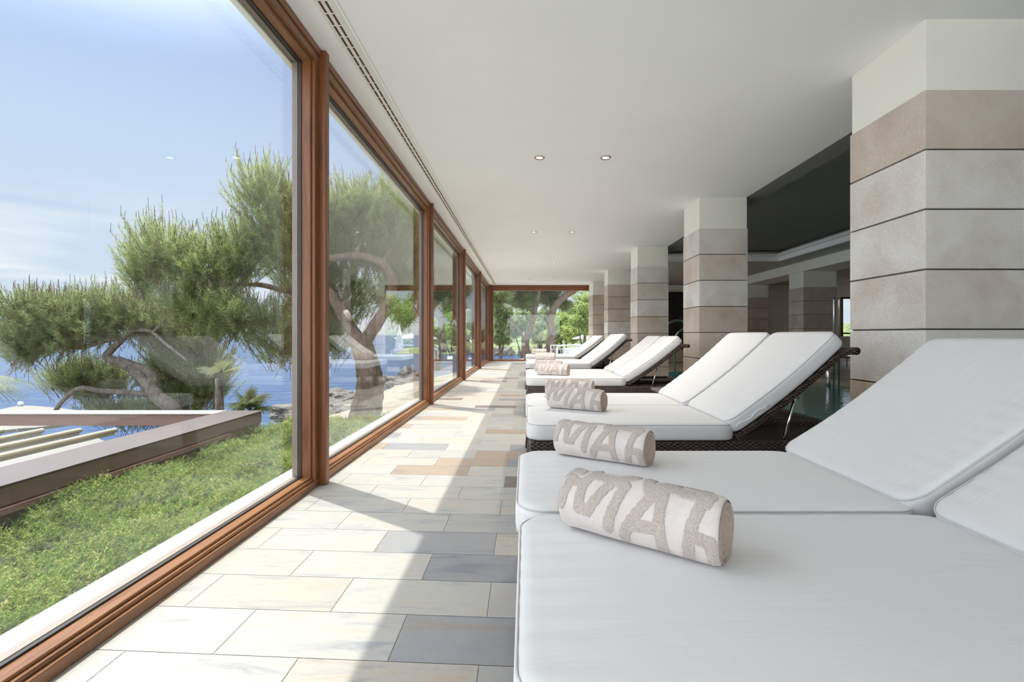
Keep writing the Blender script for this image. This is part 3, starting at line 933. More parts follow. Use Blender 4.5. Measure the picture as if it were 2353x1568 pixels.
def make_lounger(extra=False, back=(30.5, 42.5)):
    BACK[0], BACK[1] = back
    root = empty('sun_lounger', (0, 0, 0))
    hw = LW / 2
    # frame: foot panel, two long rails, head rail
    f = MB()
    zt, zb = 0.345, 0.205
    f.box(0.0, 2.0, -hw + 0.004, -hw + 0.055, zb, zt)
    f.box(0.0, 2.0, hw - 0.055, hw - 0.004, zb, zt)
    f.box(1.945, 2.0, -hw + 0.055, hw - 0.055, zb, zt)
    f.box(0.0, 0.055, -hw + 0.055, hw - 0.055, zb, zt)
    f.build('base_frame', M_WICK, root, bevel=0.014, seg=3, local=True)
    MB().box(0.05, 1.95, -hw + 0.05, hw - 0.05, 0.285, 0.315).build('woven_deck', M_WICK, root, local=True)
    for lx in (0.0, 1.92):
        for sy in (-1, 1):
            y0, y1 = (-hw + 0.004, -hw + 0.075) if sy < 0 else (hw - 0.075, hw - 0.004)
            g = MB()
            fl = -0.022 if lx == 0 else 0.0
            prof = [(0.0, zb + 0.01), (0.35, 0.14), (0.8, 0.06), (1.0, 0.0)]
            for (u0, za), (u1, zc_) in zip(prof, prof[1:]):
                pass
            xs = [lx + fl * u for u, _ in prof]; zs = [zz for _, zz in prof]
            vs = []; fs = []
            for xx, zz in zip(xs, zs):
                vs += [(xx, y0, zz), (xx + 0.075, y0, zz), (xx + 0.075, y1, zz), (xx, y1, zz)]
            for i in range(3):
                b0 = 4 * i
                for e in range(4):
                    a_, b_ = b0 + e, b0 + (e + 1) % 4
                    fs.append((a_, a_ + 4, b_ + 4, b_))
            fs += [(0, 1, 2, 3), (15, 14, 13, 12)]
            g.add(vs, fs)
            g.build('leg', M_WICK, root, bevel=0.008, local=True)
    # seat cushion
    cxm, hx, hz = (HINGE - 0.018) / 2, (HINGE + 0.018) / 2, 0.048
    RS = 0.085
    def seat_fn(x, y, z):
        X = x + cxm; w_ = 0
        if z > 0:
            w_ = wrinkle(X, y, 1.0) + 0.0016 * math.sin(y * 60 + 2 * math.sin(X * 9)) * math.exp(-((X - HINGE) / 0.20) ** 2)
        return (X, y, 0.345 + hz + z + w_)
    vs, fs = slab_mesh(hx, hw - 0.003, hz, RS, 0.026, 0.008, seat_fn, 60, 34)
    sc_ = MB().add(vs, fs).build('seat_cushion', M_FAB, root, smooth=True, local=True)
    p = piping(hx, hw - 0.003, hz - 0.008, RS, 0.004, lambda x, y, z: (x + cxm, y, 0.345 + hz + z))
    o = p.build('piping', M_PIPE, None, smooth=True, local=True); o.parent = sc_
    p = piping(hx, hw - 0.003, -hz + 0.010, RS, 0.003, lambda x, y, z: (x + cxm, y, 0.345 + hz + z), 0.0018)
    o = p.build('piping', M_PIPE, None, smooth=True, local=True); o.parent = sc_
    # back cushion
    L = 0.80; hb = 0.045
    def back_fn(x, y, z):
        s = x + L / 2
        w_ = 0
        if z > 0:
            w_ = 0.0013 * math.sin(s * 105 + 2.5 * math.sin(y * 7)) * math.exp(-((abs(y) - hw + 0.05) / 0.09) ** 2)
        X, Z, th = back_curve(max(s, 0.0), 0.018 + hb + z + w_)
        return (X, y, Z)
    vs, fs = slab_mesh(L / 2, hw - 0.005, hb, 0.06, 0.026, 0.008, back_fn, 46, 20)
    bc = MB().add(vs, fs).build('back_cushion', M_FAB, root, smooth=True, local=True)
    o = piping(L / 2, hw - 0.005, hb - 0.008, 0.06, 0.004, back_fn).build('piping', M_PIPE, None, smooth=True, local=True); o.parent = bc
    if extra:
        # zip fastener on the near side of the back cushion
        pts = []
        for i in range(12):
            s = 0.03 + 0.20 * i / 11
            X, Z, th = back_curve(s, 0.018 + hb * 0.8 + 0.006 * math.sin(i))
            pts.append((X, -hw + 0.0035, Z))
        o = MB().tube(pts, 0.0028, 6).build('zip', M_WHITE, None, smooth=True, local=True); o.parent = bc
        e = pts[-1]
        o = MB().bar(e, (e[0] + 0.016, e[1] - 0.002, e[2] + 0.010), 0.007, 0.004).build('zip_pull', M_CHROME, None, local=True); o.parent = bc
    # woven back frame with a rolled head end
    f = MB(); vs = []; fs = []
    S = [0.0 + 0.825 * i / 20 for i in range(21)]
    for s in S:
        X0, Z0, th = back_curve(s, -0.016); X1, Z1, th = back_curve(s, 0.016)
        if s > 0.66:
            k_ = (s - 0.66) / 0.165
            X0 += 0.012 * k_ * k_; X1 += 0.012 * k_ * k_; Z0 -= 0.055 * k_ * k_; Z1 -= 0.055 * k_ * k_
        vs += [(X0, -hw + 0.006, Z0), (X0, hw - 0.006, Z0), (X1, hw - 0.006, Z1), (X1, -hw + 0.006, Z1)]
    for i in range(len(S) - 1):
        b0 = 4 * i
        for e in range(4):
            fs.append((b0 + e, b0 + (e + 1) % 4, b0 + 4 + (e + 1) % 4, b0 + 4 + e))
    fs += [(3, 2, 1, 0), tuple(4 * (len(S) - 1) + i for i in range(4))]
    f.add(vs, fs)
    e = vs[-4:]
    cx_, cz_ = (e[0][0] + e[2][0]) / 2, (e[0][2] + e[2][2]) / 2
    f.build('back_frame', M_WICK, root, bevel=0.006, local=True)
    MB().tube([(cx_, -hw + 0.004, cz_), (cx_, hw - 0.004, cz_)], 0.021, 12).build('head_roll', M_WICK, root, smooth=True, local=True)
    # chrome props that hold the back up
    for sy in (-1, 1):
        X, Z, th = back_curve(0.40, -0.02)
        q = MB().tube([(X, sy * (hw - 0.035), Z + 0.004), (X - 0.075, sy * (hw - 0.035), 0.318)], 0.0085, 10)
        q.tube([(X, sy * (hw - 0.022), Z), (X, sy * (hw - 0.048), Z)], 0.014, 10)
        q.build('support_rod', M_CHROME, root, smooth=True, local=True)
    return root


lg = make_lounger()
lgz = make_lounger(True, (33.5, 46))
lgh = make_lounger(False, (33.5, 46))
places = [0.60, 1.288, 2.53, 3.212, 5.24, 5.925, 7.93, 8.615, 10.45, 11.135]
llab = ['nearest white cushioned wicker sun lounger, its backrest running out of view at right',
        'white wicker sun lounger behind the nearest one, carrying the second largest rolled towel',
        'white wicker sun lounger with a zip showing on the side of its raised back cushion',
        'white wicker sun lounger pushed against the far side of the one with the zipped cushion',
        'white wicker sun lounger with a side table at its near side and raised back',
        'white wicker sun lounger adjoining the far side of the one beside the woven side table',
        'white wicker sun lounger without a towel, its back raised before the fourth column',
        'white wicker sun lounger paired behind the one without a towel',
        'small distant wicker sun lounger of the last pair, nearer side',
        'most distant wicker sun lounger close to the glazed end wall']
for i, (y0, lb) in enumerate(zip(places, llab)):
    if i == 0: o = lg
    elif i == 2: o = lgz
    elif i == 3: o = lgh
    elif i in (6, 7): o = copy_tree(lgh)
    else: o = copy_tree(lg)
    o.location = ((0.0, -0.012)[i] if i < 2 else 0.022 + random.uniform(-0.006, 0.006), y0 + LW / 2, 0)
    tag(o, lb, 'sun lounger', 'sun loungers along the gallery')

# woven side table
st = empty('side_table', (1.6, 4.75, 0), 'low dark woven side table standing between two pairs of loungers', 'table')
MB().box(1.32, 1.80, 4.42, 4.98, 0.335, 0.365).build('table_top', simple('grey_woven_top', (0.17, 0.15, 0.15), 0.35, var=0.4, scale=120, bump=0.6, bscale=160), st, bevel=0.008)
MB().box(1.34, 1.78, 4.44, 4.96, 0.20, 0.335).build('apron', M_WICK, st, bevel=0.006)
for x_ in (1.34, 1.73):
    for y_ in (4.44, 4.91):
        MB().box(x_, x_ + 0.05, y_, y_ + 0.05, 0.0, 0.20).build('leg', M_WICK, st, bevel=0.005)
# second one between the next pairs
st2 = copy_tree(st); st2.location = (1.6, 2.27 + 0.0, 0)
st2['label'] = 'low dark woven side table between the second and the third lounger'
bpy.data.objects.remove(st2.children[0]) if False else None
st2.location = (1.62, 7.42, 0)
st2['label'] = 'low dark woven side table farther down the row, before the lounger without a towel'

# ------------------------------------------------------------------ rolled towels
# raised terry lettering, strokes drawn flat: u along the roll, v around it (centre line, half width)
def T_(x, y):
    """from the flattened towel drawing to (u,v)"""
    ux, uy = 1455.0, 330.0; vx, vy = 110.0, -640.0
    ox, oy = 470.0, 690.0
    det = ux * vy - uy * vx
    dx, dy = x - ox, y - oy
    u = (dx * vy - dy * vx) / det
    v = (ux * dy - uy * dx) / det
    return u, v


STROKES = [
    [(640, 270), (545, 520)],
    [(600, 150), (700, 175)], [(560, 190), (640, 150)],
    [(850, 180), (770, 330), (735, 570)],
    [(640, 300), (760, 330)],
    [(735, 560), (830, 600), (1040, 330), (1230, 250)],
    [(870, 235), (1030, 275)],
    [(1130, 340), (1180, 370), (1010, 730)],
    [(1370, 250), (1390, 380)], [(1620, 300), (1500, 380), (1400, 420)], [(1390, 380), (1480, 430)],
    [(1480, 430), (1290, 640), (1150, 800)],
    [(1530, 470), (1490, 720), (1480, 970)],
    [(1270, 730), (1460, 760)],
    [(1590, 400), (1720, 460), (1860, 490)],
    [(1720, 320), (1870, 400), (1920, 480), (1880, 560), (1840, 500)],
    [(1850, 560), (1760, 760), (1680, 990)],
    [(1760, 820), (1890, 870), (1900, 1040)],
]


def seg_mask(U, V, hw_):
    m = np.full(U.shape, 9.0)
    for st_ in STROKES:
        for a, b in zip(st_, st_[1:]):
            a = np.array(a, float); b = np.array(b, float)
            d = b - a; L2 = (d ** 2).sum()
            t = np.clip(((U - a[0]) * d[0] + (V - a[1]) * d[1]) / L2, 0, 1)
            dist = np.hypot(U - a[0] - t * d[0], V - a[1] - t * d[1])
            m = np.minimum(m, dist / hw_)
    return m


def towel_mesh(Lt=0.365, rad=0.074, seed=1):
    rg = np.random.default_rng(seed)
    root = empty('rolled_towel', (0, 0, 0))
    nu, nv = 190, 230
    u = np.linspace(0, 1, nu); a = np.linspace(0, 2 * math.pi, nv, endpoint=False)
    U, A = np.meshgrid(u, a, indexing='ij')
    # the side turned to the viewer is at angle 0 = towards -Y, tilted up
    rr_ = rad * (1 + 0.030 * np.cos(2 * (A - 0.5)) + 0.022 * np.sin(3 * A + 4 * U + seed) + 0.012 * np.sin(9 * U + 2 * A))
    soft = np.minimum(1, np.minimum(U, 1 - U) / 0.035)
    rr_ = rr_ * (0.90 + 0.10 * np.sqrt(np.clip(soft, 0, 1)))
    rr_ -= 0.0035 * np.exp(-((np.mod(A - 5.2 + 0.1 * U, 2 * math.pi)) / 0.035) ** 2)          # the loose edge of the sheet
    def place(U_, A_, r_):
        X = (U_ - 0.5) * Lt
        # angle: 0 faces viewer (-Y), pi/2 up
        Y = -np.cos(A_) * r_; Z = np.sin(A_) * r_
        Z = np.where(Z < -0.055, -0.055 + (Z + 0.055) * 0.35, Z)
        return np.stack([X, Y, Z + 0.061], -1)
    P = place(U, A, rr_).reshape(-1, 3)
    idx = np.arange(nu * nv).reshape(nu, nv)
    q = np.stack([idx[:-1, :], np.roll(idx, -1, 1)[:-1, :], np.roll(idx, -1, 1)[1:, :], idx[1:, :]], -1).reshape(-1, 4)
    np_mesh('roll_body', P, q, M_TOWEL, root, smooth=True)
    # the flat drawing wraps the visible half: its height runs over angle -0.55 .. 1.95
    Uc, Vc = np.meshgrid(np.linspace(0.0, 1, 300), np.linspace(-0.72, 2.15, 260), indexing='ij')
    v = (np.sin(Vc - 0.55) + 1) / 2 * 1.0
    v = (v - 0.02)
    dx = 1455.0 * Uc + 110.0 * v + 470.0; dy = 330.0 * Uc - 640.0 * v + 690.0
    jit = 9 * np.sin(dx * 0.11 + seed) + 7 * np.sin(dy * 0.17 + dx * 0.06)
    msk = seg_mask(dx + jit * 0.25, dy + jit * 0.25, 54.0)
    inside = msk < 1.0
    rim = np.clip((1.0 - msk) / 0.16, 0, 1)
    r2 = rad * (1 + 0.030 * np.cos(2 * (Vc - 0.5)) + 0.022 * np.sin(3 * Vc + 4 * Uc + seed) + 0.012 * np.sin(9 * Uc + 2 * Vc))
    soft = np.minimum(1, np.minimum(Uc, 1 - Uc) / 0.035)
    r2 = r2 * (0.90 + 0.10 * np.sqrt(np.clip(soft, 0, 1)))
    fuzz = rg.normal(0, 0.00045, Uc.shape)
    r2 = r2 - 0.0012 + 0.0042 * np.sqrt(rim) + fuzz * rim
    P2 = place(Uc, Vc, r2).reshape(-1, 3)
    n1, n2 = Uc.shape
    id2 = np.arange(n1 * n2).reshape(n1, n2)
    ins = inside.reshape(n1, n2)
    keep = (ins[:-1, :-1] | ins[1:, :-1] | ins[:-1, 1:] | ins[1:, 1:])
    q2 = np.stack([id2[:-1, :-1], id2[:-1, 1:], id2[1:, 1:], id2[1:, :-1]], -1)[keep]
    used, inv = np.unique(q2.ravel(), return_inverse=True)
    o = np_mesh('raised_lettering', P2[used], inv.reshape(-1, 4), M_PILE, root, smooth=True)
    tag(o, 'raised terry lettering')
    # rolled ends: spiral of the sheet
    for sgn in (-1, 1):
        nr, na = 46, 72
        rr2 = np.linspace(0.0, 0.985, nr); aa = np.linspace(0, 2 * math.pi, na, endpoint=False)
        RR, AA = np.meshgrid(rr2, aa, indexing='ij')
        edge = rad * (1 + 0.030 * np.cos(2 * (AA - 0.5)) + 0.022 * np.sin(3 * AA + 4 * (sgn > 0) + seed) + 0.012 * np.sin(9 * (sgn > 0) + 2 * AA)) * 0.925
        ph = RR * 4.6 - AA / (2 * math.pi)
        dep = 0.008 * np.abs(np.sin(math.pi * ph)) ** 0.6 - 0.012 * (1 - RR)
        dep = np.where(RR > 0.95, -0.006, dep)
        rad_ = edge * RR
        Yy = -np.cos(AA) * rad_; Zz = np.sin(AA) * rad_
        Zz = np.where(Zz < -0.055, -0.055 + (Zz + 0.055) * 0.35, Zz)
        X = sgn * (Lt / 2 - 0.003 + dep)
        Pq = np.stack([X, Yy, Zz + 0.061], -1).reshape(-1, 3)
        ii = np.arange(nr * na).reshape(nr, na)
        qq = np.stack([ii[:-1, :], np.roll(ii, -1, 1)[:-1, :], np.roll(ii, -1, 1)[1:, :], ii[1:, :]], -1).reshape(-1, 4)
        if sgn < 0: qq = qq[:, ::-1]
        np_mesh('rolled_end', Pq, qq, M_ROLL, root, smooth=True)
    return root


tw = towel_mesh(seed=1)
tw2 = towel_mesh(Lt=0.36, rad=0.071, seed=4)
TZ = 0.4485
tspec = [  # centre, turn, scale, label, source
    ((0.268, 1.085), -35, 1.0, 'largest rolled beige towel with raised terry lettering, on the nearest lounger', 0),
    ((0.295, 1.79), -33, 1.0, 'rolled beige towel second from the viewer, on the second lounger', 1),
    ((0.325, 2.985), -28, 0.98, 'rolled beige towel in front of another, on the lounger with the zipped cushion', 0),
    ((0.340, 3.62), -18, 1.0, 'rolled beige towel mostly hidden behind the one on the third lounger', 1),
    ((0.325, 5.52), -20, 1.0, 'rolled beige towel on the near lounger of the third pair', 0),
    ((0.300, 6.22), -16, 1.0, 'rolled beige towel just behind the one on the near lounger of the third pair', 1),
    ((0.375, 8.90), -14, 1.0, 'small rolled beige towel on the far lounger of the fourth pair', 0),
    ((0.330, 11.45), -14, 1.0, 'most distant rolled beige towel beside the glazed end wall', 1)]
used_ = set()
for c_, rot, s_, lb, src in tspec:
    proto = (tw, tw2)[src]
    if src in used_: o = copy_tree(proto)
    else: o = proto; used_.add(src)
    o.location = (c_[0], c_[1], TZ); o.rotation_euler = (0, 0, R(rot)); o.scale = (s_, s_, s_)
    tag(o, lb, 'towel', 'rolled towels on the loungers')

# ------------------------------------------------------------------ pool rails
def arc_rail(name, x, y0, y1, zfoot, ztop, zend, r_, label):
    root = empty(name, (x, y0, zfoot), label, 'handrail')
    for dx in (0.0, 0.55):
        pts = [(x + dx, y0, zfoot), (x + dx, y0, ztop - (y1 - y0) / 2)]
        c0 = (y0 + y1) / 2; rr2 = (y1 - y0) / 2
        for i in range(1, 13):
            t = math.pi * i / 12
            pts.append((x + dx, c0 - rr2 * math.cos(t), ztop - rr2 + rr2 * math.sin(t)))
        pts.append((x + dx, y1, zend))
        MB().tube(pts, r_, 12).build('rail', M_CHROME, root, smooth=True)
    return root


# arched rail across the pool end beside the third column
ar = empty('arched_handrail', (3.0, 10.6, 0), 'chrome arched pool handrail showing beside the third column', 'handrail')
for k_ in (0, 1):
    Y = 10.6 + 0.0 * k_
    y0_, x0_, x1_ = 10.6 + 0.55 * k_, 1526 + (42 if k_ else 0), 1588 + 42 * k_
    xa = (x0_ - CX) * 10.6 / F; xb = xa + 0.60
    zt_ = CZ + (0.33 if not k_ else 0.15)
    rr2 = (xb - xa) / 2
    pts = [(xa, y0_, 0.0), (xa, y0_, zt_ - rr2)]
    for i in range(1, 13):
        t = math.pi * i / 12
        pts.append(((xa + xb) / 2 - rr2 * math.cos(t), y0_, zt_ - rr2 + rr2 * math.sin(t)))
    pts.append((xb, y0_, -0.3))
    MB().tube(pts, 0.024, 12).build('rail', M_CHROME, ar, smooth=True)
tr = empty('pool_ladder', (5.9, 8.6, -0.1), 'tall chrome ladder rails rising from the pool beside the nearest column', 'ladder')
for X_, w_ in ((5.66, 0.022), (5.83, 0.022)):
    pass
Yl = 8.8
xa, xb = (1916 - CX) * Yl / F, (1928 - CX) * Yl / F
zt_ = CZ + (770 - 683) * Yl / F
rr2 = (xb - xa) / 2 + 0.01
pts = [(xa, Yl, -0.6), (xa, Yl, zt_ - 0.06)]
for i in range(1, 9):
    t = math.pi * i / 8
    pts.append(((xa + xb) / 2 - (xb - xa) / 2 * math.cos(t), Yl, zt_ - 0.06 + 0.06 * math.sin(t)))
pts.append((xb, Yl, -0.6))
MB().tube(pts, 0.016, 12).build('rail', M_CHROME, tr, smooth=True)
MB().tube([(xb + 0.02, Yl + 0.35, -0.6), (xb + 0.02, Yl + 0.35, 0.75)], 0.045, 12).build('rail', M_CHROME, tr, smooth=True)
for z_ in (-0.45, -0.2):
    MB().bar((xa, Yl, z_), (xb + 0.02, Yl + 0.35, z_), 0.07, 0.02).build('step', M_CHROME, tr)
bb = MB().lathe([(0.001, -0.05), (0.035, -0.035), (0.05, 0), (0.035, 0.035), (0.001, 0.05)], (px(1878, 874, 11.0).x, 11.0, -0.07), 14).build('pool_float', M_BLUE, smooth=True)
tag(bb, 'small blue float at the far edge of the pool water', 'float')

# chair beyond the pool near the far window
ch = empty('slim_chair', (9.4, 13.6, 0), 'thin dark legged chair beyond the pool near the far window', 'chair')
MB().box(9.15, 9.6, 13.4, 13.85, 0.42, 0.47).build('seat', M_PLASTER, ch, bevel=0.01)
MB().box(9.15, 9.6, 13.85, 13.89, 0.55, 0.88).build('backrest', M_PLASTER, ch, bevel=0.01)
for x_, y_ in ((9.17, 13.42), (9.58, 13.42), (9.17, 13.86), (9.58, 13.86)):
    MB().tube([(x_, y_, 0), (x_, y_, 0.42 if y_ < 13.6 else 0.88)], 0.012, 8).build('leg', M_DARKMET, ch)

# ================================================================== outside
def land_z(x, y):
    shore = -10.0 if y < 38 else -10.0 + (y - 38) * 0.55
    if y < 13: shore = -15.0
    if x > -1.6:
        z0 = -0.35 if y < 17 else -0.55
    else:
        z0 = np.interp(-x, [1.6, 2.7, 5, 10], [-0.38, -0.75, -1.5, -2.75])
    if y < 5.9: z0 = -0.36 if x > -3.3 else (-2.6)
    if y > 17:
        z0 = max(-0.55 - max(0, -x) * 0.22, -2.75) - max(0, y - 30) * 0.06
    k_ = x - shore
    if k_ < 1.5: z0 = min(z0, -2.75 - (1.5 - k_) * 0.6)
    return max(z0, -6.0)


gx = np.concatenate([np.linspace(-40, -16, 13), np.linspace(-15, 12, 82), np.linspace(13, 60, 20)])
gy = np.concatenate([np.linspace(-12, 30, 106), np.linspace(31, 90, 50)])
V = []; 
for x in gx:
    for y in gy:
        z = land_z(x, y) + 0.05 * math.sin(x * 2.3 + y) * math.cos(y * 1.7 - x) + RNG.normal(0, 0.03 if x < -3 else 0.01)
        if x > -1.36 and y < YE + 0.35: z = min(z, -1.6)
        V.append((x, y, z))
n1, n2 = len(gx), len(gy)
ii = np.arange(n1 * n2).reshape(n1, n2)
Q = np.stack([ii[:-1, :-1], ii[1:, :-1], ii[1:, 1:], ii[:-1, 1:]], -1).reshape(-1, 4)
g = np_mesh('ground', V, Q, M_GROUND, smooth=True); tag(g, kind='structure')
# sea
sea = MB().add([(-4000, -300, -2.9), (1500, -300, -2.9), (1500, 6000, -2.9), (-4000, 6000, -2.9)], [(0, 1, 2, 3)]).build('sea', M_SEA)
tag(sea, 'deep blue sea with small bright ripples beyond the pines', 'sea', kind='stuff')


# rocks
def rock(c_, s_, seed, label, group='rocks along the shore'):
    rg = random.Random(seed)
    bm = bmesh.new(); bmesh.ops.create_icosphere(bm, subdivisions=4, radius=1.0)
    from mathutils import noise
    for v in bm.verts:
        d = v.co.copy()
        n_ = noise.fractal(d * 1.6 + Vector((seed * 3.1, 0, 0)), 0.8, 2.2, 5)
        n2_ = noise.noise(d * 0.9 + Vector((0, seed, 0)))
        cell = noise.voronoi(d * 2.4 + Vector((seed, seed, 0)))[0]
        v.co = d * (1 + 0.28 * n_ + 0.30 * n2_ + 0.22 * (cell[1] - cell[0]))
        v.co.x *= s_[0]; v.co.y *= s_[1]; v.co.z *= s_[2]
    me = bpy.data.meshes.new('shore_rock'); bm.to_mesh(me); bm.free()
    o = link_mesh('shore_rock', me, M_ROCK); o.location = c_
    return tag(o, label, 'rock', group)


ORD = ['first', 'second', 'third', 'fourth', 'fifth', 'sixth', 'seventh', 'eighth', 'ninth', 'tenth', 'eleventh', 'twelfth']
spots = [(-10.2, 24.0, 1.3, .9, .45), (-9.4, 22.5, 1.2, 1.0, .5), (-8.6, 21.5, 1.0, .9, .42), (-7.9, 23.0, 1.3, 1.0, .5), (-10.8, 27, 1.4, 1, .5), (-9.5, 20.0, 1.3, .9, .4),
         (-8.3, 18.6, 1.1, .9, .4), (-10.3, 35.5, 1.6, 1.2, .6), (-9.2, 37.5, 1.2, 1.0, .9), (-8.4, 34.0, 1.4, 1.1, .5), (-6.9, 19.5, .9, .8, .35)]
spots.sort(key=lambda t: t[0] / t[1])
for i, (x, y, a, b, c_) in enumerate(spots):
    rock((x, y, -2.75 if y > 20 else -2.4), (a, b, c_), i + 1, f'rugged grey brown rock at the near water edge, {ORD[i]} from the left')
FAR_ROCKS = [(-16.5, 98, 2.4), (-12.2, 93, 2.0), (-8.6, 90, 1.9), (-5.9, 88, 1.6), (-3.2, 87, 1.7), (-0.6, 88, 1.5), (1.9, 86, 1.7), (4.6, 88, 1.8), (7.9, 90, 2.0)]
for i, (x, y, r_) in enumerate(FAR_ROCKS):
    rock((x, y, -2.7), (r_ * 0.72, 1.0, 1.15 + 0.25 * math.sin(i * 2.1)), i + 30, f'pale rock on the far shore of the bay, {ORD[i]} from the left of its row', 'rocks on the far shore')

# far headland and blue hill
def ridge(name, x0, x1, y, depth, hfun, mat, label):
    xs = np.linspace(x0, x1, 90); ds = np.linspace(0, 1, 14)
    V_ = []
    for x in xs:
        for d in ds:
            h_ = hfun(x) * math.sin(min(1.0, d * 1.6) * math.pi / 2)
            V_.append((x, y + d * depth, -3.2 + h_ + RNG.normal(0, 0.012 * depth) * min(d * 3, 1)))
    ii_ = np.arange(90 * 14).reshape(90, 14)
    Q_ = np.stack([ii_[:-1, :-1], ii_[1:, :-1], ii_[1:, 1:], ii_[:-1, 1:]], -1).reshape(-1, 4)
    o = np_mesh(name, V_, Q_, mat, smooth=True)
    return tag(o, kind='structure')


ridge('headland', -26, 90, 92, 60, lambda x: 2.2 + 2.2 * (1 + math.sin(x * 0.11 + 1.2)) + 0.05 * max(0, x), M_SCRUB, '')
ridge('distant_hill', -60, 500, 700, 300, lambda x: 8 + 44 * math.exp(-((x - 75) / 60) ** 2) + 60 * math.exp(-((x - 260) / 110) ** 2), M_HILL, '')


# ------------------------------------------------------------------ foliage
def needles_at(P0, D, n_need, nl, nw, spread=0.75, tl=0.28, tone0=None):
    """needle brushes: P0 (k,3) twig ends, D (k,3) twig directions; returns verts, tris, tone"""
    k_ = len(P0)
    D = D / np.linalg.norm(D, axis=1, keepdims=True)
    t = RNG.random((k_, n_need)) ** 0.7 * tl
    base = P0[:, None, :] - D[:, None, :] * t[..., None]
    rnd = RNG.normal(0, 1, (k_, n_need, 3))
    rnd -= (rnd * D[:, None, :]).sum(-1, keepdims=True) * D[:, None, :]
    rnd /= np.linalg.norm(rnd, axis=-1, keepdims=True) + 1e-9
    dirn = D[:, None, :] * 1.0 + rnd * (spread + RNG.random((k_, n_need, 1)) * 0.5)
    dirn /= np.linalg.norm(dirn, axis=-1, keepdims=True)
    ln = nl * (0.7 + 0.6 * RNG.random((k_, n_need, 1)))
    tip = base + dirn * ln
    tip[..., 2] -= 0.12 * ln[..., 0]
    side = np.cross(dirn, RNG.normal(0, 1, (k_, n_need, 3)))
    side /= np.linalg.norm(side, axis=-1, keepdims=True) + 1e-9
    a = base + side * nw / 2; b = base - side * nw / 2
    Vv = np.stack([a, b, tip], 2).reshape(-1, 3)
    Ff = np.arange(len(Vv)).reshape(-1, 3)
    if tone0 is None: tone0 = RNG.random(k_)
    tn_ = np.repeat(np.clip(tone0[:, None] + RNG.normal(0, 0.14, (k_, n_need)), 0, 1).ravel(), 1)
    return Vv, Ff, tn_


def sample_blobs(blobs, n_, shell=0.45):
    """points in a union of ellipsoids (c, r) biased to the outside"""
    vol = np.array([b[1][0] * b[1][1] * b[1][2] for b in blobs]) ** 0.85
    which = RNG.choice(len(blobs), n_, p=vol / vol.sum())
    d = RNG.normal(0, 1, (n_, 3)); d /= np.linalg.norm(d, axis=1, keepdims=True)
    rr_ = (shell + (1 - shell) * RNG.random(n_)) 
    C = np.array([blobs[w][0] for w in which]); Rr = np.array([blobs[w][1] for w in which])
    lump = 1 + 0.16 * np.sin(d[:, 0] * 9 + which) * np.cos(d[:, 2] * 8 + which * 2) + 0.10 * np.sin(d[:, 1] * 15)
    P_ = C + d * Rr * (rr_ * lump)[:, None]
    bad = (P_[:, 0] > -1.95) & (P_[:, 1] < 16.9)
    P_[bad, 0] = -1.95 - RNG.random(bad.sum()) * 0.5
    return P_, d, which


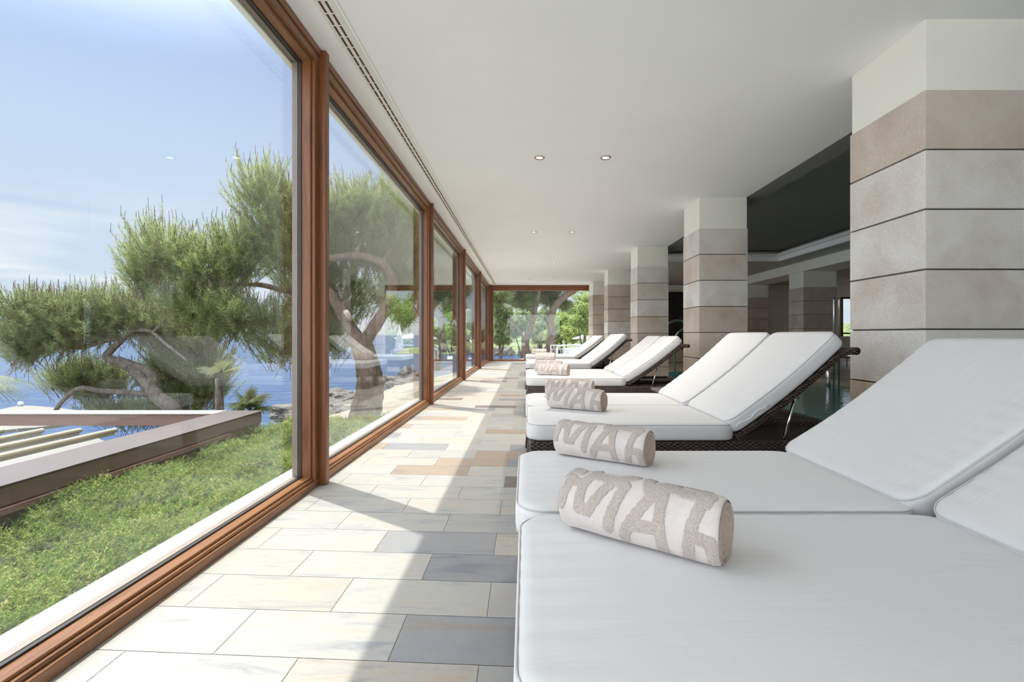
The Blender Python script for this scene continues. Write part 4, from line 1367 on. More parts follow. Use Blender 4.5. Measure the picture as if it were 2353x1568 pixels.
def pine(name, trunk_paths, blobs, n_tufts, label, mat=M_PINE, bark_m=M_BARK, nl=0.10, nw=0.0065, need=46, up=0.8, tl=0.30, base=None, group=None, candles=220, shell=0.4, twigr=0.0045, lean=(0, 0, 0)):
    base = base or trunk_paths[0][0][0]
    root = empty(name, base, label, 'tree', group)
    for i, (pts, r0, r1) in enumerate(trunk_paths):
        P = [Vector(p) for p in pts]
        # finer path with small kinks
        fine = []; rad = []
        n_ = len(P) - 1
        for j in range(n_):
            for s in range(6):
                t = s / 6
                p0 = P[max(j - 1, 0)]; p1 = P[j]; p2 = P[j + 1]; p3 = P[min(j + 2, n_)]
                q_ = 0.5 * ((2 * p1) + (p2 - p0) * t + (2 * p0 - 5 * p1 + 4 * p2 - p3) * t * t + (3 * p1 - p0 - 3 * p2 + p3) * t ** 3)
                fine.append(q_); u_ = (j + t) / n_
                rad.append((r0 + (r1 - r0) * u_) * (1 + 0.045 * math.sin(j * 9 + s * 2.1 + i)))
        fine.append(P[-1]); rad.append(r1)
        MB().tube(fine, rad, 14 if r0 > 0.05 else 8).build('trunk' if i == 0 else 'limb', bark_m, root, smooth=True)
    # tufts
    P0, D0, wh = sample_blobs(blobs, n_tufts, shell)
    D = D0 * np.array([0.9, 0.9, 0.5]) + np.array([lean[0], lean[1], up + lean[2]]) + RNG.normal(0, 0.22, D0.shape)
    toneb = RNG.random(len(blobs))
    tone = np.clip(0.25 + 0.35 * RNG.random(n_tufts) + 0.3 * (toneb[wh] - 0.5), 0, 1)
    Vv, Ff, tn_ = needles_at(P0, D, need, nl, nw, tl=tl, tone0=tone)
    fo = np_mesh('foliage', Vv, Ff, mat, root, attr=tn_)
    # twigs: every tuft sits on a twig, upright shoots at the crown top
    Dn = D / np.linalg.norm(D, axis=1, keepdims=True)
    a = P0 - Dn * (tl * 1.6); b = P0 + Dn * 0.02
    top = RNG.choice(n_tufts, min(candles, n_tufts), replace=False)
    order = np.where(D0[:, 2] > 0.15)[0]
    cand = RNG.choice(order, min(candles, len(order)), replace=False)
    ca = P0[cand]; cb = ca + np.stack([RNG.normal(0, .014, len(cand)), RNG.normal(0, .014, len(cand)), 0.07 + 0.09 * RNG.random(len(cand))], 1)
    A_ = np.concatenate([a, ca]); B_ = np.concatenate([b, cb]); rw = np.concatenate([np.full(len(a), twigr), np.full(len(ca), twigr * 1.15)])
    d = B_ - A_; s1 = np.cross(d, [0.3, 0.9, 0.1]); s1 /= np.linalg.norm(s1, axis=1, keepdims=True) + 1e-9
    s2 = np.cross(d, s1); s2 /= np.linalg.norm(s2, axis=1, keepdims=True) + 1e-9
    ring = [s1, -0.5 * s1 + 0.87 * s2, -0.5 * s1 - 0.87 * s2]
    VV = np.concatenate([A_ + r_ * rw[:, None] for r_ in ring] + [B_ + r_ * rw[:, None] * 0.7 for r_ in ring])
    n_ = len(A_); i0 = np.arange(n_)
    FF = np.concatenate([np.stack([i0 + n_ * e, i0 + n_ * ((e + 1) % 3), i0 + n_ * (3 + (e + 1) % 3), i0 + n_ * (3 + e)], 1) for e in range(3)])
    np_mesh('twigs', VV, FF, M_TWIG, root)
    return root


def bl(x, y, Y, rx, ry, rd):
    """crown mass: centre bearing, distance, half sizes in metres across / up / deep"""
    p = px(x, y, Y)
    return ((p.x, p.y, p.z), (rx * Y / F, rd, ry * Y / F))


# the large leaning pine outside the second window
YA = 8.0
b0 = px(838, 1010, YA)
def pa(*pts, dY=0.0, Y=None):
    out = []
    for i, t in enumerate(pts):
        yy = (Y or YA) + (t[2] if len(t) > 2 else 0)
        out.append(px(t[0], t[1], yy))
    return out
trunks = [
    (pa((835, 1035), (838, 960), (850, 900), (845, 840), (822, 770)), 0.30, 0.165),
    (pa((830, 790), (800, 745, .1), (775, 700, .1), (745, 665, .1), (700, 665, .2)), 0.115, 0.07),
    (pa((700, 665, .2), (655, 668, .2), (600, 655, .3), (520, 650, .3), (450, 625, .2), (380, 580)), 0.06, 0.02),
    (pa((700, 668, .2), (672, 690, .1), (655, 715), (690, 722), (712, 695, -.1)), 0.05, 0.038),
    (pa((835, 790), (868, 740, .2), (895, 690, .3), (900, 640, .3), (870, 600, .2), (815, 588, .1), (745, 592), (660, 560)), 0.115, 0.05),
    (pa((880, 606, .2), (905, 560, .4), (915, 500, .5), (900, 440, .5)), 0.05, 0.015),
    (pa((805, 600, .1), (850, 520, .1), (870, 450, .1)), 0.035, 0.012),
    (pa((700, 575), (640, 520), (610, 450), (600, 400)), 0.045, 0.012),
    (pa((868, 740, .2), (930, 690, .9), (985, 640, 1.2)), 0.05, 0.02),
]
blobsA = [bl(615, 440, 7.9, 92, 92, .7), bl(680, 520, 8.0, 110, 120, .8), bl(560, 560, 7.8, 90, 85, .7), bl(480, 600, 7.6, 95, 80, .7),
          bl(375, 565, 7.5, 95, 85, .6), bl(330, 600, 7.5, 55, 70, .45), bl(430, 680, 7.4, 100, 60, .6), bl(520, 700, 7.4, 110, 65, .7), bl(640, 740, 7.9, 90, 75, .7),
          bl(790, 465, 8.2, 100, 70, .8), bl(885, 472, 8.4, 105, 78, .8), bl(850, 550, 8.6, 130, 60, .8), bl(950, 560, 8.8, 90, 70, .7),
          bl(960, 500, 8.8, 60, 60, .5), bl(760, 740, 8.5, 80, 70, .6), bl(780, 660, 8.9, 130, 80, .5), bl(720, 600, 8.6, 130, 90, .5), bl(910, 640, 9.2, 70, 80, .5)]
ta = pine('leaning_pine_tree', trunks, blobsA, 5200, 'large leaning pine with bright needles and forked trunk outside the second window', candles=2200, need=58, nl=0.11, nw=0.0062, base=b0, up=1.15, twigr=0.0042)
MB().tube([px(806, 735, 8.05), px(795, 716, 7.86)], [0.045, 0.042], 12).build('pruned_stub', M_CUT, ta, smooth=True)['label'] = 'pale sawn branch stub'

YB_ = 9.2
def pb(*pts):
    return [px(t[0], t[1], YB_ + (t[2] if len(t) > 2 else 0)) for t in pts]
trB = [
    (pb((420, 1090), (400, 950), (365, 915), (330, 870), (300, 845)), 0.165, 0.085),
    (pb((300, 845), (258, 828), (245, 818), (265, 795), (280, 778), (235, 785), (180, 800), (110, 795)), 0.085, 0.03),
    (pb((345, 885), (352, 868), (335, 850), (305, 838), (272, 826)), 0.09, 0.06),
    (pb((365, 908), (290, 902), (225, 898), (185, 892), (150, 915), (118, 958)), 0.055, 0.035),
    (pb((280, 780), (300, 762), (345, 762), (380, 790), (430, 830)), 0.05, 0.02),
    (pb((350, 765), (380, 730), (370, 690)), 0.03, 0.012),
    (pb((120, 796), (90, 760), (70, 720)), 0.03, 0.01),
]
blobsB = [bl(70, 700, 9.2, 95, 55, .7), bl(170, 700, 9.3, 110, 55, .8), bl(260, 700, 9.4, 90, 60, .8), bl(60, 770, 9.0, 80, 60, .6), bl(160, 750, 9.1, 110, 45, .7),
          bl(340, 720, 9.6, 90, 60, .8), bl(430, 760, 9.8, 90, 45, .7), bl(470, 820, 9.9, 80, 50, .6), bl(400, 800, 9.9, 90, 40, .5), bl(200, 860, 9.8, 110, 45, .5),
          bl(330, 930, 9.9, 170, 34, .6), bl(440, 890, 9.9, 90, 50, .5), bl(210, 850, 9.9, 130, 55, .5), bl(500, 700, 9.9, 70, 60, .5), bl(480, 860, 10, 70, 50, .5), bl(380, 860, 10.1, 90, 60, .4)]
tb = pine('twisted_pine_tree', trB, blobsB, 4600, 'dark twisted pine with crooked grey trunk rising behind the brown beam', M_PINE2, M_BARKG, candles=1700, need=52, nl=0.11, nw=0.007, up=1.1, twigr=0.0046,
          base=px(420, 1090, YB_))

# a taller pine farther along the glass wall
YF = 15.5
def pf(*pts):
    return [px(t[0], t[1], YF + (t[2] if len(t) > 2 else 0)) for t in pts]
trF = [(pf((1000, 850), (1003, 810), (995, 770), (972, 730), (965, 680), (975, 620)), 0.17, 0.09),
       (pf((968, 700), (1000, 660, .2), (1030, 610, .3)), 0.08, 0.03), (pf((978, 740), (945, 700, .3), (925, 665, .6)), 0.07, 0.03)]
bf_ = [bl(970, 590, 15.6, 55, 50, 1.2), bl(1030, 600, 15.8, 50, 50, 1.2), bl(1000, 540, 15.8, 60, 45, 1.3), bl(930, 660, 16.4, 46, 40, 1.0), bl(1050, 655, 17.4, 40, 30, 1.0), bl(1000, 660, 16.8, 46, 30, 1.0),
       bl(930, 715, 17.5, 34, 30, .8), bl(1040, 700, 18.5, 34, 30, .8)]
pine('tall_pine_tree', trF, bf_, 3000, 'taller pine beyond the leaning one, seen through the second and third windows', M_PINE2, need=46, nl=0.19, nw=0.012, tl=0.4, base=px(1000, 850, YF), candles=300, up=0.7, twigr=0.006)

# pines beyond the glazed end wall
YC = 21.5
def pc(*pts):
    return [px(t[0], t[1], YC + (t[2] if len(t) > 2 else 0)) for t in pts]
trC = [(pc((1222, 850), (1210, 812), (1207, 785)), 0.21, 0.17),
       (pc((1207, 788), (1216, 765), (1224, 735), (1231, 700), (1238, 668), (1243, 610), (1250, 560)), 0.145, 0.09),
       (pc((1207, 785), (1196, 765), (1182, 745), (1168, 728)), 0.085, 0.05),
       (pc((1237, 672), (1255, 640), (1275, 610)), 0.07, 0.04)]
bc_ = [bl(1150, 672, 21, 45, 26, 1.6), bl(1195, 655, 22, 50, 28, 1.6), bl(1150, 640, 22, 60, 28, 1.8), bl(1240, 625, 22, 60, 25, 1.8), bl(1170, 590, 22, 90, 30, 2), bl(1200, 688, 22, 46, 22, 1.4), bl(1222, 672, 22.6, 34, 24, 1.2)]
pine('end_pine_tree', trC, bc_, 3200, 'pine with light scaly forked trunk, the left one beyond the end window', M_PINE2, need=46, nl=0.26, nw=0.018, tl=0.5, base=px(1222, 850, YC), candles=0, up=0.2)
trD = [(pc((1262, 850), (1262, 800), (1267, 770), (1265, 735), (1275, 705), (1297, 682), (1325, 664), (1350, 635)), 0.19, 0.13),
       (pc((1297, 682), (1300, 655), (1290, 620)), 0.08, 0.05)]
bd_ = [bl(1265, 690, 22.5, 30, 20, 1.2), bl(1300, 700, 22.5, 22, 14, 1.0), bl(1260, 668, 22.5, 40, 16, 1.2), bl(1310, 640, 22, 60, 25, 1.8), bl(1350, 600, 22, 60, 28, 1.8)]
pine('bent_pine_tree', trD, bd_, 1300, 'pine with thick scaly trunk bending to the right beyond the end window', M_PINE2, need=40, nl=0.26, nw=0.018, tl=0.5, base=px(1262, 850, YC), candles=0, up=0.1)


def leafy(name, blobs, n_, size, label, mat, group=None, shell=0.72, cat='bush'):
    c0 = blobs[0][0]
    zb = min(b[0][2] - b[1][2] for b in blobs)
    gz = land_z(c0[0], c0[1]) - 0.02 if c0[1] < 100 else -3.0
    base = (c0[0], c0[1], max(gz, -3.2)) if c0[1] > 8 else (c0[0], c0[1], zb - 0.12)
    root = empty(name, base, label, cat, group)
    P0, D0, wh = sample_blobs(blobs, n_, shell)
    # each point carries a small clump of five leaves
    k_ = 5
    off = RNG.normal(0, size * 0.9, (n_, k_, 3)); ctr = P0[:, None, :] + off
    nrm = D0[:, None, :] + RNG.normal(0, 0.7, (n_, k_, 3)) + np.array([0, 0, 0.5])
    nrm /= np.linalg.norm(nrm, axis=-1, keepdims=True)
    a = np.cross(nrm, RNG.normal(0, 1, (n_, k_, 3))); a /= np.linalg.norm(a, axis=-1, keepdims=True)
    b = np.cross(nrm, a)
    s_ = size * (0.7 + 0.6 * RNG.random((n_, k_, 1)))
    V4 = np.stack([ctr - a * s_, ctr - b * s_ * 0.45, ctr + a * s_, ctr + b * s_ * 0.45], 2).reshape(-1, 3)
    F4 = np.arange(len(V4)).reshape(-1, 4)
    tb_ = RNG.random(len(blobs))
    tone = np.clip(0.45 + 0.4 * (tb_[wh] - 0.5), 0, 1)[:, None] + RNG.normal(0, 0.18, (n_, k_))
    np_mesh('foliage', V4, F4, mat, root, attr=np.clip(tone, 0, 1).ravel())
    st_ = MB()
    tp = Vector(base)
    for b_ in blobs[:6]:
        c_ = Vector(b_[0]); r_ = 0.02 + 0.035 * max(b_[1])
        st_.tube([tp, tp.lerp(c_, 0.5) + Vector((0, 0, 0.1)), c_], [r_, r_ * .8, r_ * .3], 7)
    st_.build('stem', M_BARKG, root, smooth=True)
    return root


# greenery beyond the end window
leafy('broadleaf_bush', [bl(1290, 745, 33, 30, 26, 1.5), bl(1312, 765, 32, 30, 22, 1.5), bl(1272, 772, 33, 22, 22, 1.2)], 6500, 0.06, 'rounded light green bush mass behind the white railing', M_BUSH)
leafy('broadleaf_tree', [bl(1342, 712, 27, 14, 18, 1.0), bl(1326, 738, 27, 18, 13, 1.0), bl(1346, 690, 27, 8, 14, .6), bl(1348, 752, 27, 13, 18, .8)], 5000, 0.045, 'bright green tree at the right side of the end window', M_BUSH, cat='tree')
leafy('broadleaf_tree', [bl(1240, 760, 45, 24, 26, 2.2), bl(1255, 730, 46, 26, 20, 2.0)], 5200, 0.08, 'grey green tree mass seen between the two end trunks', M_BUSH2, cat='tree')
leafy('broadleaf_tree', [bl(1300, 735, 62, 40, 20, 3), bl(1270, 745, 62, 26, 20, 3), bl(1338, 738, 62, 30, 20, 3)], 5200, 0.11, 'paler tree mass on the slope under the blue hill', M_BUSH2, cat='tree')
leafy('broadleaf_tree', [bl(1200, 735, 52, 24, 26, 2.2), bl(1180, 755, 52, 20, 22, 2.0), bl(1215, 700, 53, 20, 18, 2.0)], 4600, 0.09, 'blue green tree behind the thin left branch in the end window', M_BUSH2, cat='tree')
leafy('trailing_shrub', [bl(1150, 735, 28, 15, 36, .7), bl(1163, 718, 28, 16, 16, .7), bl(1140, 700, 28, 12, 30, .7), bl(1145, 778, 28, 18, 14, .6), bl(1160, 782, 28.5, 18, 10, .6)], 4200, 0.045, 'trailing grey green shrub at the left side of the end window', M_BUSH2)
# trees on the far shore
for i, (x, y, w_, h_) in enumerate(((1000, 774, 24, 22), (1036, 770, 30, 26), (1082, 770, 30, 28), (1128, 772, 28, 24), (1172, 774, 28, 24))):
    leafy('shore_tree', [bl(x, y, 110, w_ * .8, h_, 2), bl(x + 8, y + 8, 110, w_ * .7, h_ * .7, 2)], 2600, 0.22, f'soft green tree on the far shore of the bay, {ORD[i]} from the left', M_BUSH2, group='trees on the far shore', cat='tree')
# trees out of direct sight beside the end, mirrored in the glass wall
for i, (x, y, z, r_) in enumerate(((6.9, 37, 2.3, 1.5), (9.6, 41, 2.8, 1.7), (7.2, 47.5, 4.0, 2.3), (12.0, 49, 3.5, 2.0), (6.6, 33.0, 0.6, 0.7), (5.3, 35.0, 0.5, 0.6))):
    leafy('broadleaf_tree', [((x, y, z), (r_, r_ * .8, r_ * .8)), ((x + 1.0, y + .5, z - .9), (r_ * .8, r_ * .7, r_ * .6)), ((x - 1.1, y, z - .6), (r_ * .7, r_ * .6, r_ * .7))], 1500, 0.16 if r_ > 1.5 else 0.09,
          f'{ORD[i]} yellow green tree by the parasol terrace, mirrored in the glass wall', M_BUSH, group='trees beside the parasol terrace', cat='tree')


# ------------------------------------------------------------------ parasols
def parasol(x, y, zg, zt, rad, label, closed=False, n_=8, M=M_UMB, grp=None):
    root = empty('garden_parasol', (x, y, zg), label, 'parasol', grp)
    MB().tube([(x, y, zg), (x, y, zt + 0.03)], 0.025, 10).build('pole', M_WHITE, root, smooth=True)
    if closed:
        prof = [(0.02, 0.0), (0.07, -0.12), (0.13, -0.5), (0.20, -0.95), (0.24, -1.3), (0.20, -1.32), (0.05, -1.2)]
        q_ = MB()
        vs = []; nn = 32
        for r_, z_ in prof:
            for k_ in range(nn):
                t = 2 * math.pi * k_ / nn
                rr3 = r_ * (1 + 0.22 * math.cos(t * 8))
                vs.append((x + rr3 * math.cos(t), y + rr3 * math.sin(t), zt + z_))
        fs = [(i * nn + k_, i * nn + (k_ + 1) % nn, (i + 1) * nn + (k_ + 1) % nn, (i + 1) * nn + k_) for i in range(len(prof) - 1) for k_ in range(nn)]
        q_.add(vs, fs).build('canopy', M, root, smooth=True)
    else:
        vs = [(x, y, zt)]; fs = []
        ring = 7
        for i in range(1, ring + 1):
            for k_ in range(n_ * 4):
                t = 2 * math.pi * k_ / (n_ * 4)
                sag = abs(math.sin(t * n_ / 2))
                u_ = i / ring
                rr3 = rad * u_ * (1 - 0.05 * sag)
                vs.append((x + rr3 * math.cos(t), y + rr3 * math.sin(t), zt - 0.24 * rad * u_ ** 1.15 - 0.03 * sag * u_))
        N = n_ * 4
        fs += [(0, 1 + k_, 1 + (k_ + 1) % N) for k_ in range(N)]
        for i in range(ring - 1):
            fs += [(1 + i * N + k_, 1 + (i + 1) * N + k_, 1 + (i + 1) * N + (k_ + 1) % N, 1 + i * N + (k_ + 1) % N) for k_ in range(N)]
        # hanging edge
        b0_ = len(vs); last = 1 + (ring - 1) * N
        for k_ in range(N):
            v = vs[last + k_]; vs.append((v[0], v[1], v[2] - 0.07))
        fs += [(last + k_, b0_ + k_, b0_ + (k_ + 1) % N, last + (k_ + 1) % N) for k_ in range(N)]
        o = MB().add(vs, fs).build('canopy', M, root)
        sm = o.modifiers.new('thick', 'SOLIDIFY'); sm.thickness = 0.012
        q_ = MB()
        for k_ in range(n_):
            t = 2 * math.pi * k_ / n_
            q_.bar((x, y, zt - 0.03), (x + rad * math.cos(t), y + rad * math.sin(t), zt - 0.265 * rad), 0.015, 0.02)
        q_.build('ribs', M_WHITE, root)
    MB().lathe([(0.02, 0.0), (0.05, 0.02), (0.055, 0.06), (0.03, 0.09), (0.001, 0.1)], (x, y, zt), 12).build('finial', M_WHITE, root, smooth=True)
    return root


pu = px(47, 932, 11.5)
parasol(pu.x, pu.y, -2.95, pu.z, 1.5, 'white open parasol on the lower terrace behind the brown beam, far left')
# terrace parasols beyond the end wall, to the right; the glass wall mirrors them
parasol(4.95, 28.5, -0.6, 1.35, 0.2, 'closed cream parasol on the terrace, mirrored in the glass wall', closed=True, M=M_UMB2)
parasol(4.45, 31.0, -0.6, 1.10, 1.5, 'open cream parasol beside the closed one, mirrored in the glass wall', M=M_UMB2)
parasol(2.9, 38.0, -0.6, 0.75, 1.6, 'farther open cream parasol, mirrored small in the third window', M=M_UMB2)

# ------------------------------------------------------------------ white railings beyond the end
def railing(name, pts, h_, label, bars=True, lean=0.0):
    root = empty(name, pts[0], label, 'railing')
    q_ = MB()
    for a, b in zip(pts, pts[1:]):
        a, b = Vector(a), Vector(b)
        q_.tube([a + Vector((0, 0, h_)), b + Vector((0, 0, h_))], 0.028, 8)
        q_.tube([a + Vector((0, 0, h_ - .16)), b + Vector((0, 0, h_ - .16))], 0.016, 8)
        q_.tube([a + Vector((0, 0, .1)), b + Vector((0, 0, .1))], 0.016, 8)
    q_.build('rail', M_WHITE, root, smooth=True)
    for a, b in zip(pts, pts[1:]):
        a, b = Vector(a), Vector(b); L_ = (b - a).length
        n_ = max(1, int(L_ / 1.4))
        for i in range(n_ + 1):
            p = a.lerp(b, i / n_)
            MB().tube([p, p + Vector((0, 0, h_))], 0.024, 8).build('post', M_WHITE, root)
        if bars:
            qq_ = MB()
            for i in range(int(L_ / 0.12)):
                p = a.lerp(b, (i + .5) / int(L_ / 0.12))
                qq_.tube([p + Vector((0, 0, .1)), p + Vector((0, 0, h_ - .16))], 0.008, 5)
            qq_.build('balusters', M_WHITE, root)
    return root


railing('white_railing', [(1.08, 20.2, -0.55), (2.7, 20.6, -0.55), (4.6, 27, -0.6)], 1.02, 'white tubular railing at the walkway beyond the end window')
railing('white_railing', [(1.25, 19.0, -0.55), (1.6, 23.5, -0.55), (3.6, 30, -0.55)], 0.90, 'second white railing farther along the walkway beyond the end window')
tag(MB().box(1.5, 5.5, 17.2, 34, -0.6, -0.5).build('walkway_slab', M_SILL), kind='structure')

# ------------------------------------------------------------------ pergola below the windows
pg = empty('brown_pergola', (-4, 3, -2.6), 'brown composite pergola frame below the window with retracted cream awnings', 'pergola')
zt_, zb_ = 0.016, -0.115
xi_, xo_ = -3.14, -3.59
MB().box(xo_, xi_, -3.5, 5.62, zt_ - 0.012, zt_).build('beam_cap', M_CAP, pg, bevel=0.003)['label'] = 'mauve grey cap of the long beam'
MB().box(xi_ - 0.10, xi_ - 0.006, -3.5, 5.60, zb_, zt_ - 0.012).build('long_beam', M_COMP, pg, bevel=0.004)
MB().box(xo_ + 0.01, xo_ + 0.07, -3.5, 5.60, zb_ + 0.03, zt_ - 0.012).build('long_beam', M_COMP, pg, bevel=0.004)
MB().box(-16, xo_ + 0.08, 5.40, 5.60, -0.125, zt_ - 0.008).build('cross_beam', M_COMPX, pg, bevel=0.004)
MB().box(-16, xo_ + 0.02, 5.38, 5.61, zt_ - 0.008, zt_ + 0.004).build('beam_cap', M_SILL, pg, bevel=0.002)
MB().box(xi_ - 0.03, xi_ + 0.012, 2.4, 5.0, zb_ - 0.05, zb_ - 0.008).build('lower_trim', M_COMPX, pg, bevel=0.003)
MB().box(xi_ - 0.03, xi_ + 0.012, -3.5, 2.3, zb_ - 0.055, zb_ - 0.014).build('lower_trim', M_COMPX, pg, bevel=0.003)
MB().box(xi_ - 0.08, xi_ - 0.02, -3.5, 5.6, -0.6, zb_).build('wall_panel', M_COMP, pg)
for xx in (-3.35, -9.0, -15.5):
    MB().box(xx - 0.07, xx + 0.07, 5.42, 5.56, -2.6, -0.125).build('post', M_COMPX, pg, bevel=0.004)
RAILS = [-4.32, -4.68, -5.06, -5.46, -5.88, -6.32, -6.78, -7.26]
prev_x = -3.60
for k_, xa in enumerate(RAILS):
    zz = -0.070
    q_ = MB()
    yend = 4.95 - 0.015 * k_
    q_.tube([(xa, -3.5, zz), (xa, yend, zz - 0.012)], 0.026, 12)
    q_.box(xa - 0.020, xa + 0.020, -3.5, yend - 0.03, zz - 0.055, zz - 0.01)
    q_.build('awning_rail', M_AWN, pg, smooth=False)
    n_ = 12; vs = []; fs = []
    for i in range(n_ + 1):
        t = i / n_
        x_ = (prev_x - 0.02) + (xa + 0.022 - prev_x + 0.02) * t; z_ = zz - 0.035 - 0.045 * math.sin(math.pi * t)
        vs += [(x_, -3.5, z_), (x_, 4.72 - 0.10 * math.sin(math.pi * t), z_ - 0.012)]
    for i in range(n_): fs.append((2 * i, 2 * i + 2, 2 * i + 3, 2 * i + 1))
    o = MB().add(vs, fs).build('awning_canvas', M_CANVAS, pg, smooth=True)
    sm = o.modifiers.new('thick', 'SOLIDIFY'); sm.thickness = 0.004
    prev_x = xa - 0.02


# ------------------------------------------------------------------ juniper ground cover
def hedge():
    nx_, ny_ = 90, 240
    xs = np.linspace(-3.13, -1.64, nx_); ys = np.linspace(-2.5, 7.4, ny_)
    X, Y = np.meshgrid(xs, ys, indexing='ij')
    def hz(X, Y):
        b_ = -0.20 + 0.055 * np.sin(X * 5.1 + 1.3 * np.sin(Y * 2.2)) * np.cos(Y * 3.7 + X) + 0.03 * np.sin(Y * 8.3 + X * 6) + 0.028 * np.sin(X * 19 + Y * 7 + 2 * np.sin(Y * 9)) + 0.016 * np.sin(X * 37 + 1.0) * np.sin(Y * 31 + X * 9)
        edge = np.clip((-1.62 - X) / 0.10, 0, 1) 
        b_ = b_ - 0.10 * (1 - edge)
        b_ = b_ - np.clip(Y - 6.2, 0, 2) * 0.35
        b_ = b_ + 0.05 * np.exp(-((X + 1.95) / 0.25) ** 2) * np.exp(-((Y - 1.5) / 1.0) ** 2)
        return b_
    Z = hz(X, Y) - 0.035
    Vv = np.stack([X, Y, Z], -1).reshape(-1, 3)
    ii_ = np.arange(nx_ * ny_).reshape(nx_, ny_)
    Qq = np.stack([ii_[:-1, :-1], ii_[1:, :-1], ii_[1:, 1:], ii_[:-1, 1:]], -1).reshape(-1, 4)
    root = empty('juniper_hedge', (-2.4, 2.5, -0.36), 'low dense green juniper ground cover between the white ledge and the pergola beam', 'hedge', kind='stuff')
    np_mesh('woody_mat', Vv, Qq, M_SOIL, root, smooth=True)
    n_ = 30000
    # denser near the viewpoint
    px_ = RNG.uniform(-3.13, -1.70, n_); py_ = -2.0 + 9.2 * RNG.random(n_) ** 0.9
    lump_ = np.sin(px_ * 23 + 2 * np.sin(py_ * 11)) * np.sin(py_ * 19 + px_ * 5)
    pz_ = hz(px_, py_) - 0.02 + RNG.normal(0, 0.010, n_) + 0.018 * lump_
    P0 = np.stack([px_, py_, pz_], 1)
    D = np.stack([RNG.normal(0, .8, n_), RNG.normal(0, .8, n_), 0.35 + 0.8 * RNG.random(n_)], 1)
    # hedge turned at the ledge: sprays lean over it
    D /= np.linalg.norm(D, axis=1, keepdims=True)
    S = np.cross(D, RNG.normal(0, 1, (n_, 3))); S /= np.linalg.norm(S, axis=1, keepdims=True)
    m_ = 17
    ln = 0.036 + 0.040 * RNG.random((n_, 1))
    L_ = []
    for k_ in range(m_):
        t = (k_ // 2) / (m_ / 2)
        side = 1 if k_ % 2 else -1
        base = P0 + D * ln * t * 1.15 + RNG.normal(0, 0.003, (n_, 3))
        dd = D * 0.8 + S * side * (0.8 - 0.5 * t) + RNG.normal(0, 0.45, (n_, 3))
        dd /= np.linalg.norm(dd, axis=1, keepdims=True)
        tip = base + dd * (0.012 + 0.006 * RNG.random((n_, 1)))
        w_ = np.cross(dd, RNG.normal(0, 1, (n_, 3))); w_ /= np.linalg.norm(w_, axis=1, keepdims=True)
        L_.append(np.stack([base + w_ * 0.0030, base - w_ * 0.0030, tip], 1))
    Vn = np.stack(L_, 1).reshape(-1, 3)
    tone = 0.38 + 0.16 * np.sin(px_ * 4 + py_ * 2.2) * np.cos(py_ * 3.1) + RNG.normal(0, 0.17, n_) + 0.16 * lump_
    dry = RNG.random(n_) < 0.05; tone[dry] = 0.98
    tn_ = np.repeat(np.clip(tone, 0, 1), m_)
    np_mesh('foliage', Vn, np.arange(len(Vn)).reshape(-1, 3), M_JUN, root, attr=np.clip(tn_ + RNG.normal(0, .07, len(tn_)), 0, 1))
    return root


hedge()
for i, (x, y, Y, s_) in enumerate(((470, 1010, 4.9, .10), (510, 1003, 5.0, .11), (440, 1022, 4.6, .07), (548, 1000, 5.2, .09), (660, 985, 5.6, .09))):
    p = px(x, y, Y)
    leafy('young_shrub', [((p.x, p.y, p.z), (s_ * .6, s_ * .6, s_)), ((p.x + .04, p.y, p.z - s_ * .6), (s_ * .7, s_ * .6, s_ * .6))], 330, 0.011, ['small upright dark green shrub growing by the brown beam, left of the pair', 'tallest upright dark green shrub at the brown beam end', 'lowest small green shrub close to the brown beam', 'upright green shrub right below the small fan palm', 'upright green shrub nearest the glass, by the wooden post'][i], M_BUSH,
          group='young shrubs in the ground cover', shell=0.3)


# ------------------------------------------------------------------ fan palms
def fan_leaf(mb, c0, d, rad, tones, n_=26, spread=250, droop=0.25, w0=0.02):
    d = Vector(d).normalized()
    side = d.cross(Vector((0, 0, 1)))
    if side.length < 0.1: side = Vector((1, 0, 0))
    side.normalize(); nrm = side.cross(d).normalized()
    for k_ in range(n_):
        a = R(-spread / 2 + spread * k_ / (n_ - 1))
        dr = (d * math.cos(a) + side * math.sin(a)).normalized()
        L_ = rad * (0.72 + 0.28 * math.cos(a * 0.6)) * random.uniform(0.92, 1.05)
        ps = []
        sd_ = dr.cross(nrm).normalized()
        for t, w_ in ((0.02, 0.15), (0.45, 1.0), (0.8, 0.55), (1.0, 0.03)):
            p = c0 + dr * L_ * t + nrm * (0.10 * rad * math.sin(t * 2.2)) - Vector((0, 0, droop * rad * t * t))
            ps.append((p - sd_ * w0 * w_ / 1, p + sd_ * w0 * w_ / 1))
        vs = [q for pr in ps for q in pr]
        mb.add(vs, [(0, 1, 3, 2), (2, 3, 5, 4), (4, 5, 7, 6)])
        tones += [random.uniform(0.3, 0.8)] * 3


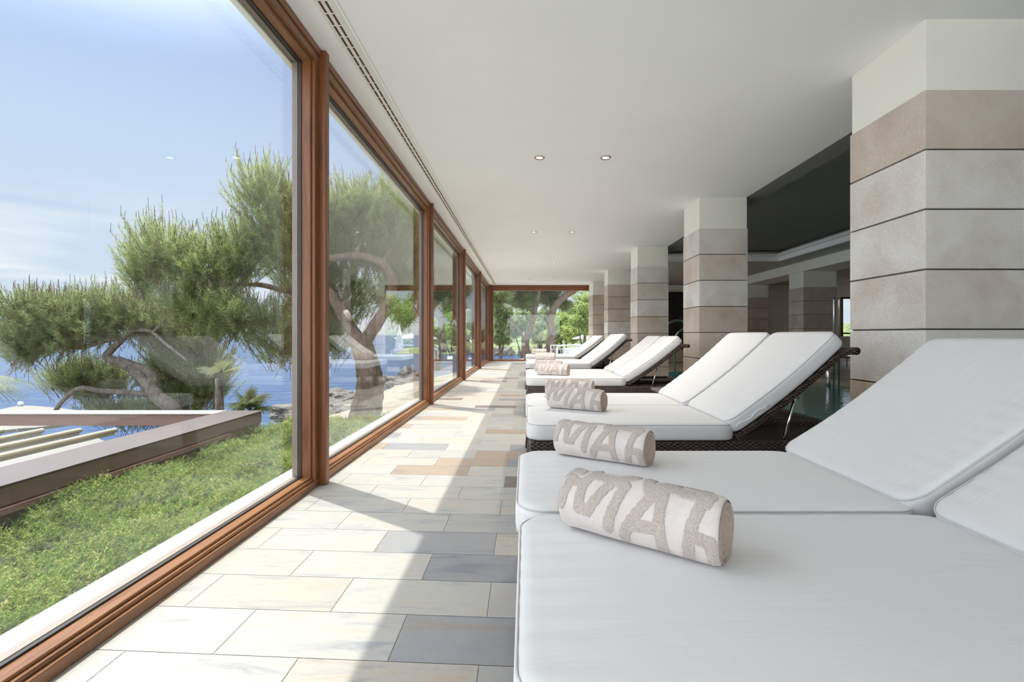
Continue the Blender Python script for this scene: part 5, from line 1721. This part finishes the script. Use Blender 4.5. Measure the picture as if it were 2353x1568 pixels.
def palm(base, trunk_top, leaves, label, tr_r=0.08, w0=0.012):
    root = empty('fan_palm', base, label, 'palm')
    MB().tube([base, Vector(base).lerp(Vector(trunk_top), .5), trunk_top], [tr_r * 1.1, tr_r, tr_r * 0.9], 12).build('trunk', M_BARKG, root, smooth=True)
    tt = Vector(trunk_top)
    for (dx, dy, dz, stalk, rad) in leaves:
        mb = MB(); tones = []
        d = Vector((dx, dy, dz)).normalized()
        e = tt + d * stalk
        fan_leaf(mb, e, d + Vector((0, 0, -0.15)), rad, tones, w0=w0)
        o = mb.build('frond', M_PALM, root)
        a = o.data.attributes.new('tone', 'FLOAT', 'FACE'); a.data.foreach_set('value', tones)
        q_ = MB().tube([tt, tt.lerp(e, .5) + Vector((0, 0, .02)), e], [0.008, 0.006, 0.005], 6).build('stalk', M_PALM, None)
        q_.parent = o
        for v in q_.data.vertices: v.co = v.co - root.location
    return root


p0 = px(577, 985, 6.6); p1 = px(575, 945, 6.6)
palm(tuple(px(578, 1010, 6.6)), tuple(p1), [(-.9, 0, .45, .12, .30), (-.5, -.2, .9, .16, .28), (.1, 0, 1, .18, .27), (.6, -.1, .75, .16, .30), (1, 0, .25, .14, .32), (.8, .4, .1, .12, .26), (-.6, .5, .5, .12, .26), (.2, -.6, .5, .12, .25)],
     'small fan palm at the far end of the pergola beam', 0.085)
pl0 = px(-190, 930, 6.2)
palm((pl0.x, pl0.y, -2.6), tuple(px(-190, 850, 6.2)), [(1, 0, -.12, 1.0, .46), (.9, .1, -.25, .85, .44), (.62, -.1, .75, 1.15, .44), (-.8, 0, .4, .4, .4)], 'fan palm just outside the left edge, two fronds reaching in', 0.1)
pk = px(506, 945, 9.0)
palm(tuple(px(508, 1050, 9.0)), tuple(px(503, 870, 9.0)), [(.9, 0, .6, .25, .34), (.4, -.2, 1, .2, .3), (-.7, 0, .6, .2, .3), (.2, .4, .9, .2, .28)], 'slender fan palm standing in the shade of the twisted pine', 0.075)
pe = px(1240, 812, 24)
palm((pe.x, pe.y, -0.6), (pe.x, pe.y, 0.45), [(-1, 0, .3, .3, .7), (-.5, 0, 1, .3, .7), (.3, -.2, 1, .3, .7), (1, 0, .4, .3, .7), (.2, -1, .4, .3, .6)], 'bright fan palm between the two end trunks', 0.14, 0.03)
ps_ = px(1283, 812, 22)
palm((ps_.x, ps_.y, -0.6), (ps_.x, ps_.y, -0.15), [(-1, 0, .5, .2, .5), (-.4, 0, 1, .2, .5), (.3, -.2, 1, .2, .5), (1, 0, .5, .2, .5), (.1, -1, .6, .2, .5)], 'low fan palm behind the white railing', 0.10, 0.02)

for o in list(bpy.data.objects):
    if o.name.startswith('side_table') and o.type == 'EMPTY': o['category'] = 'table'
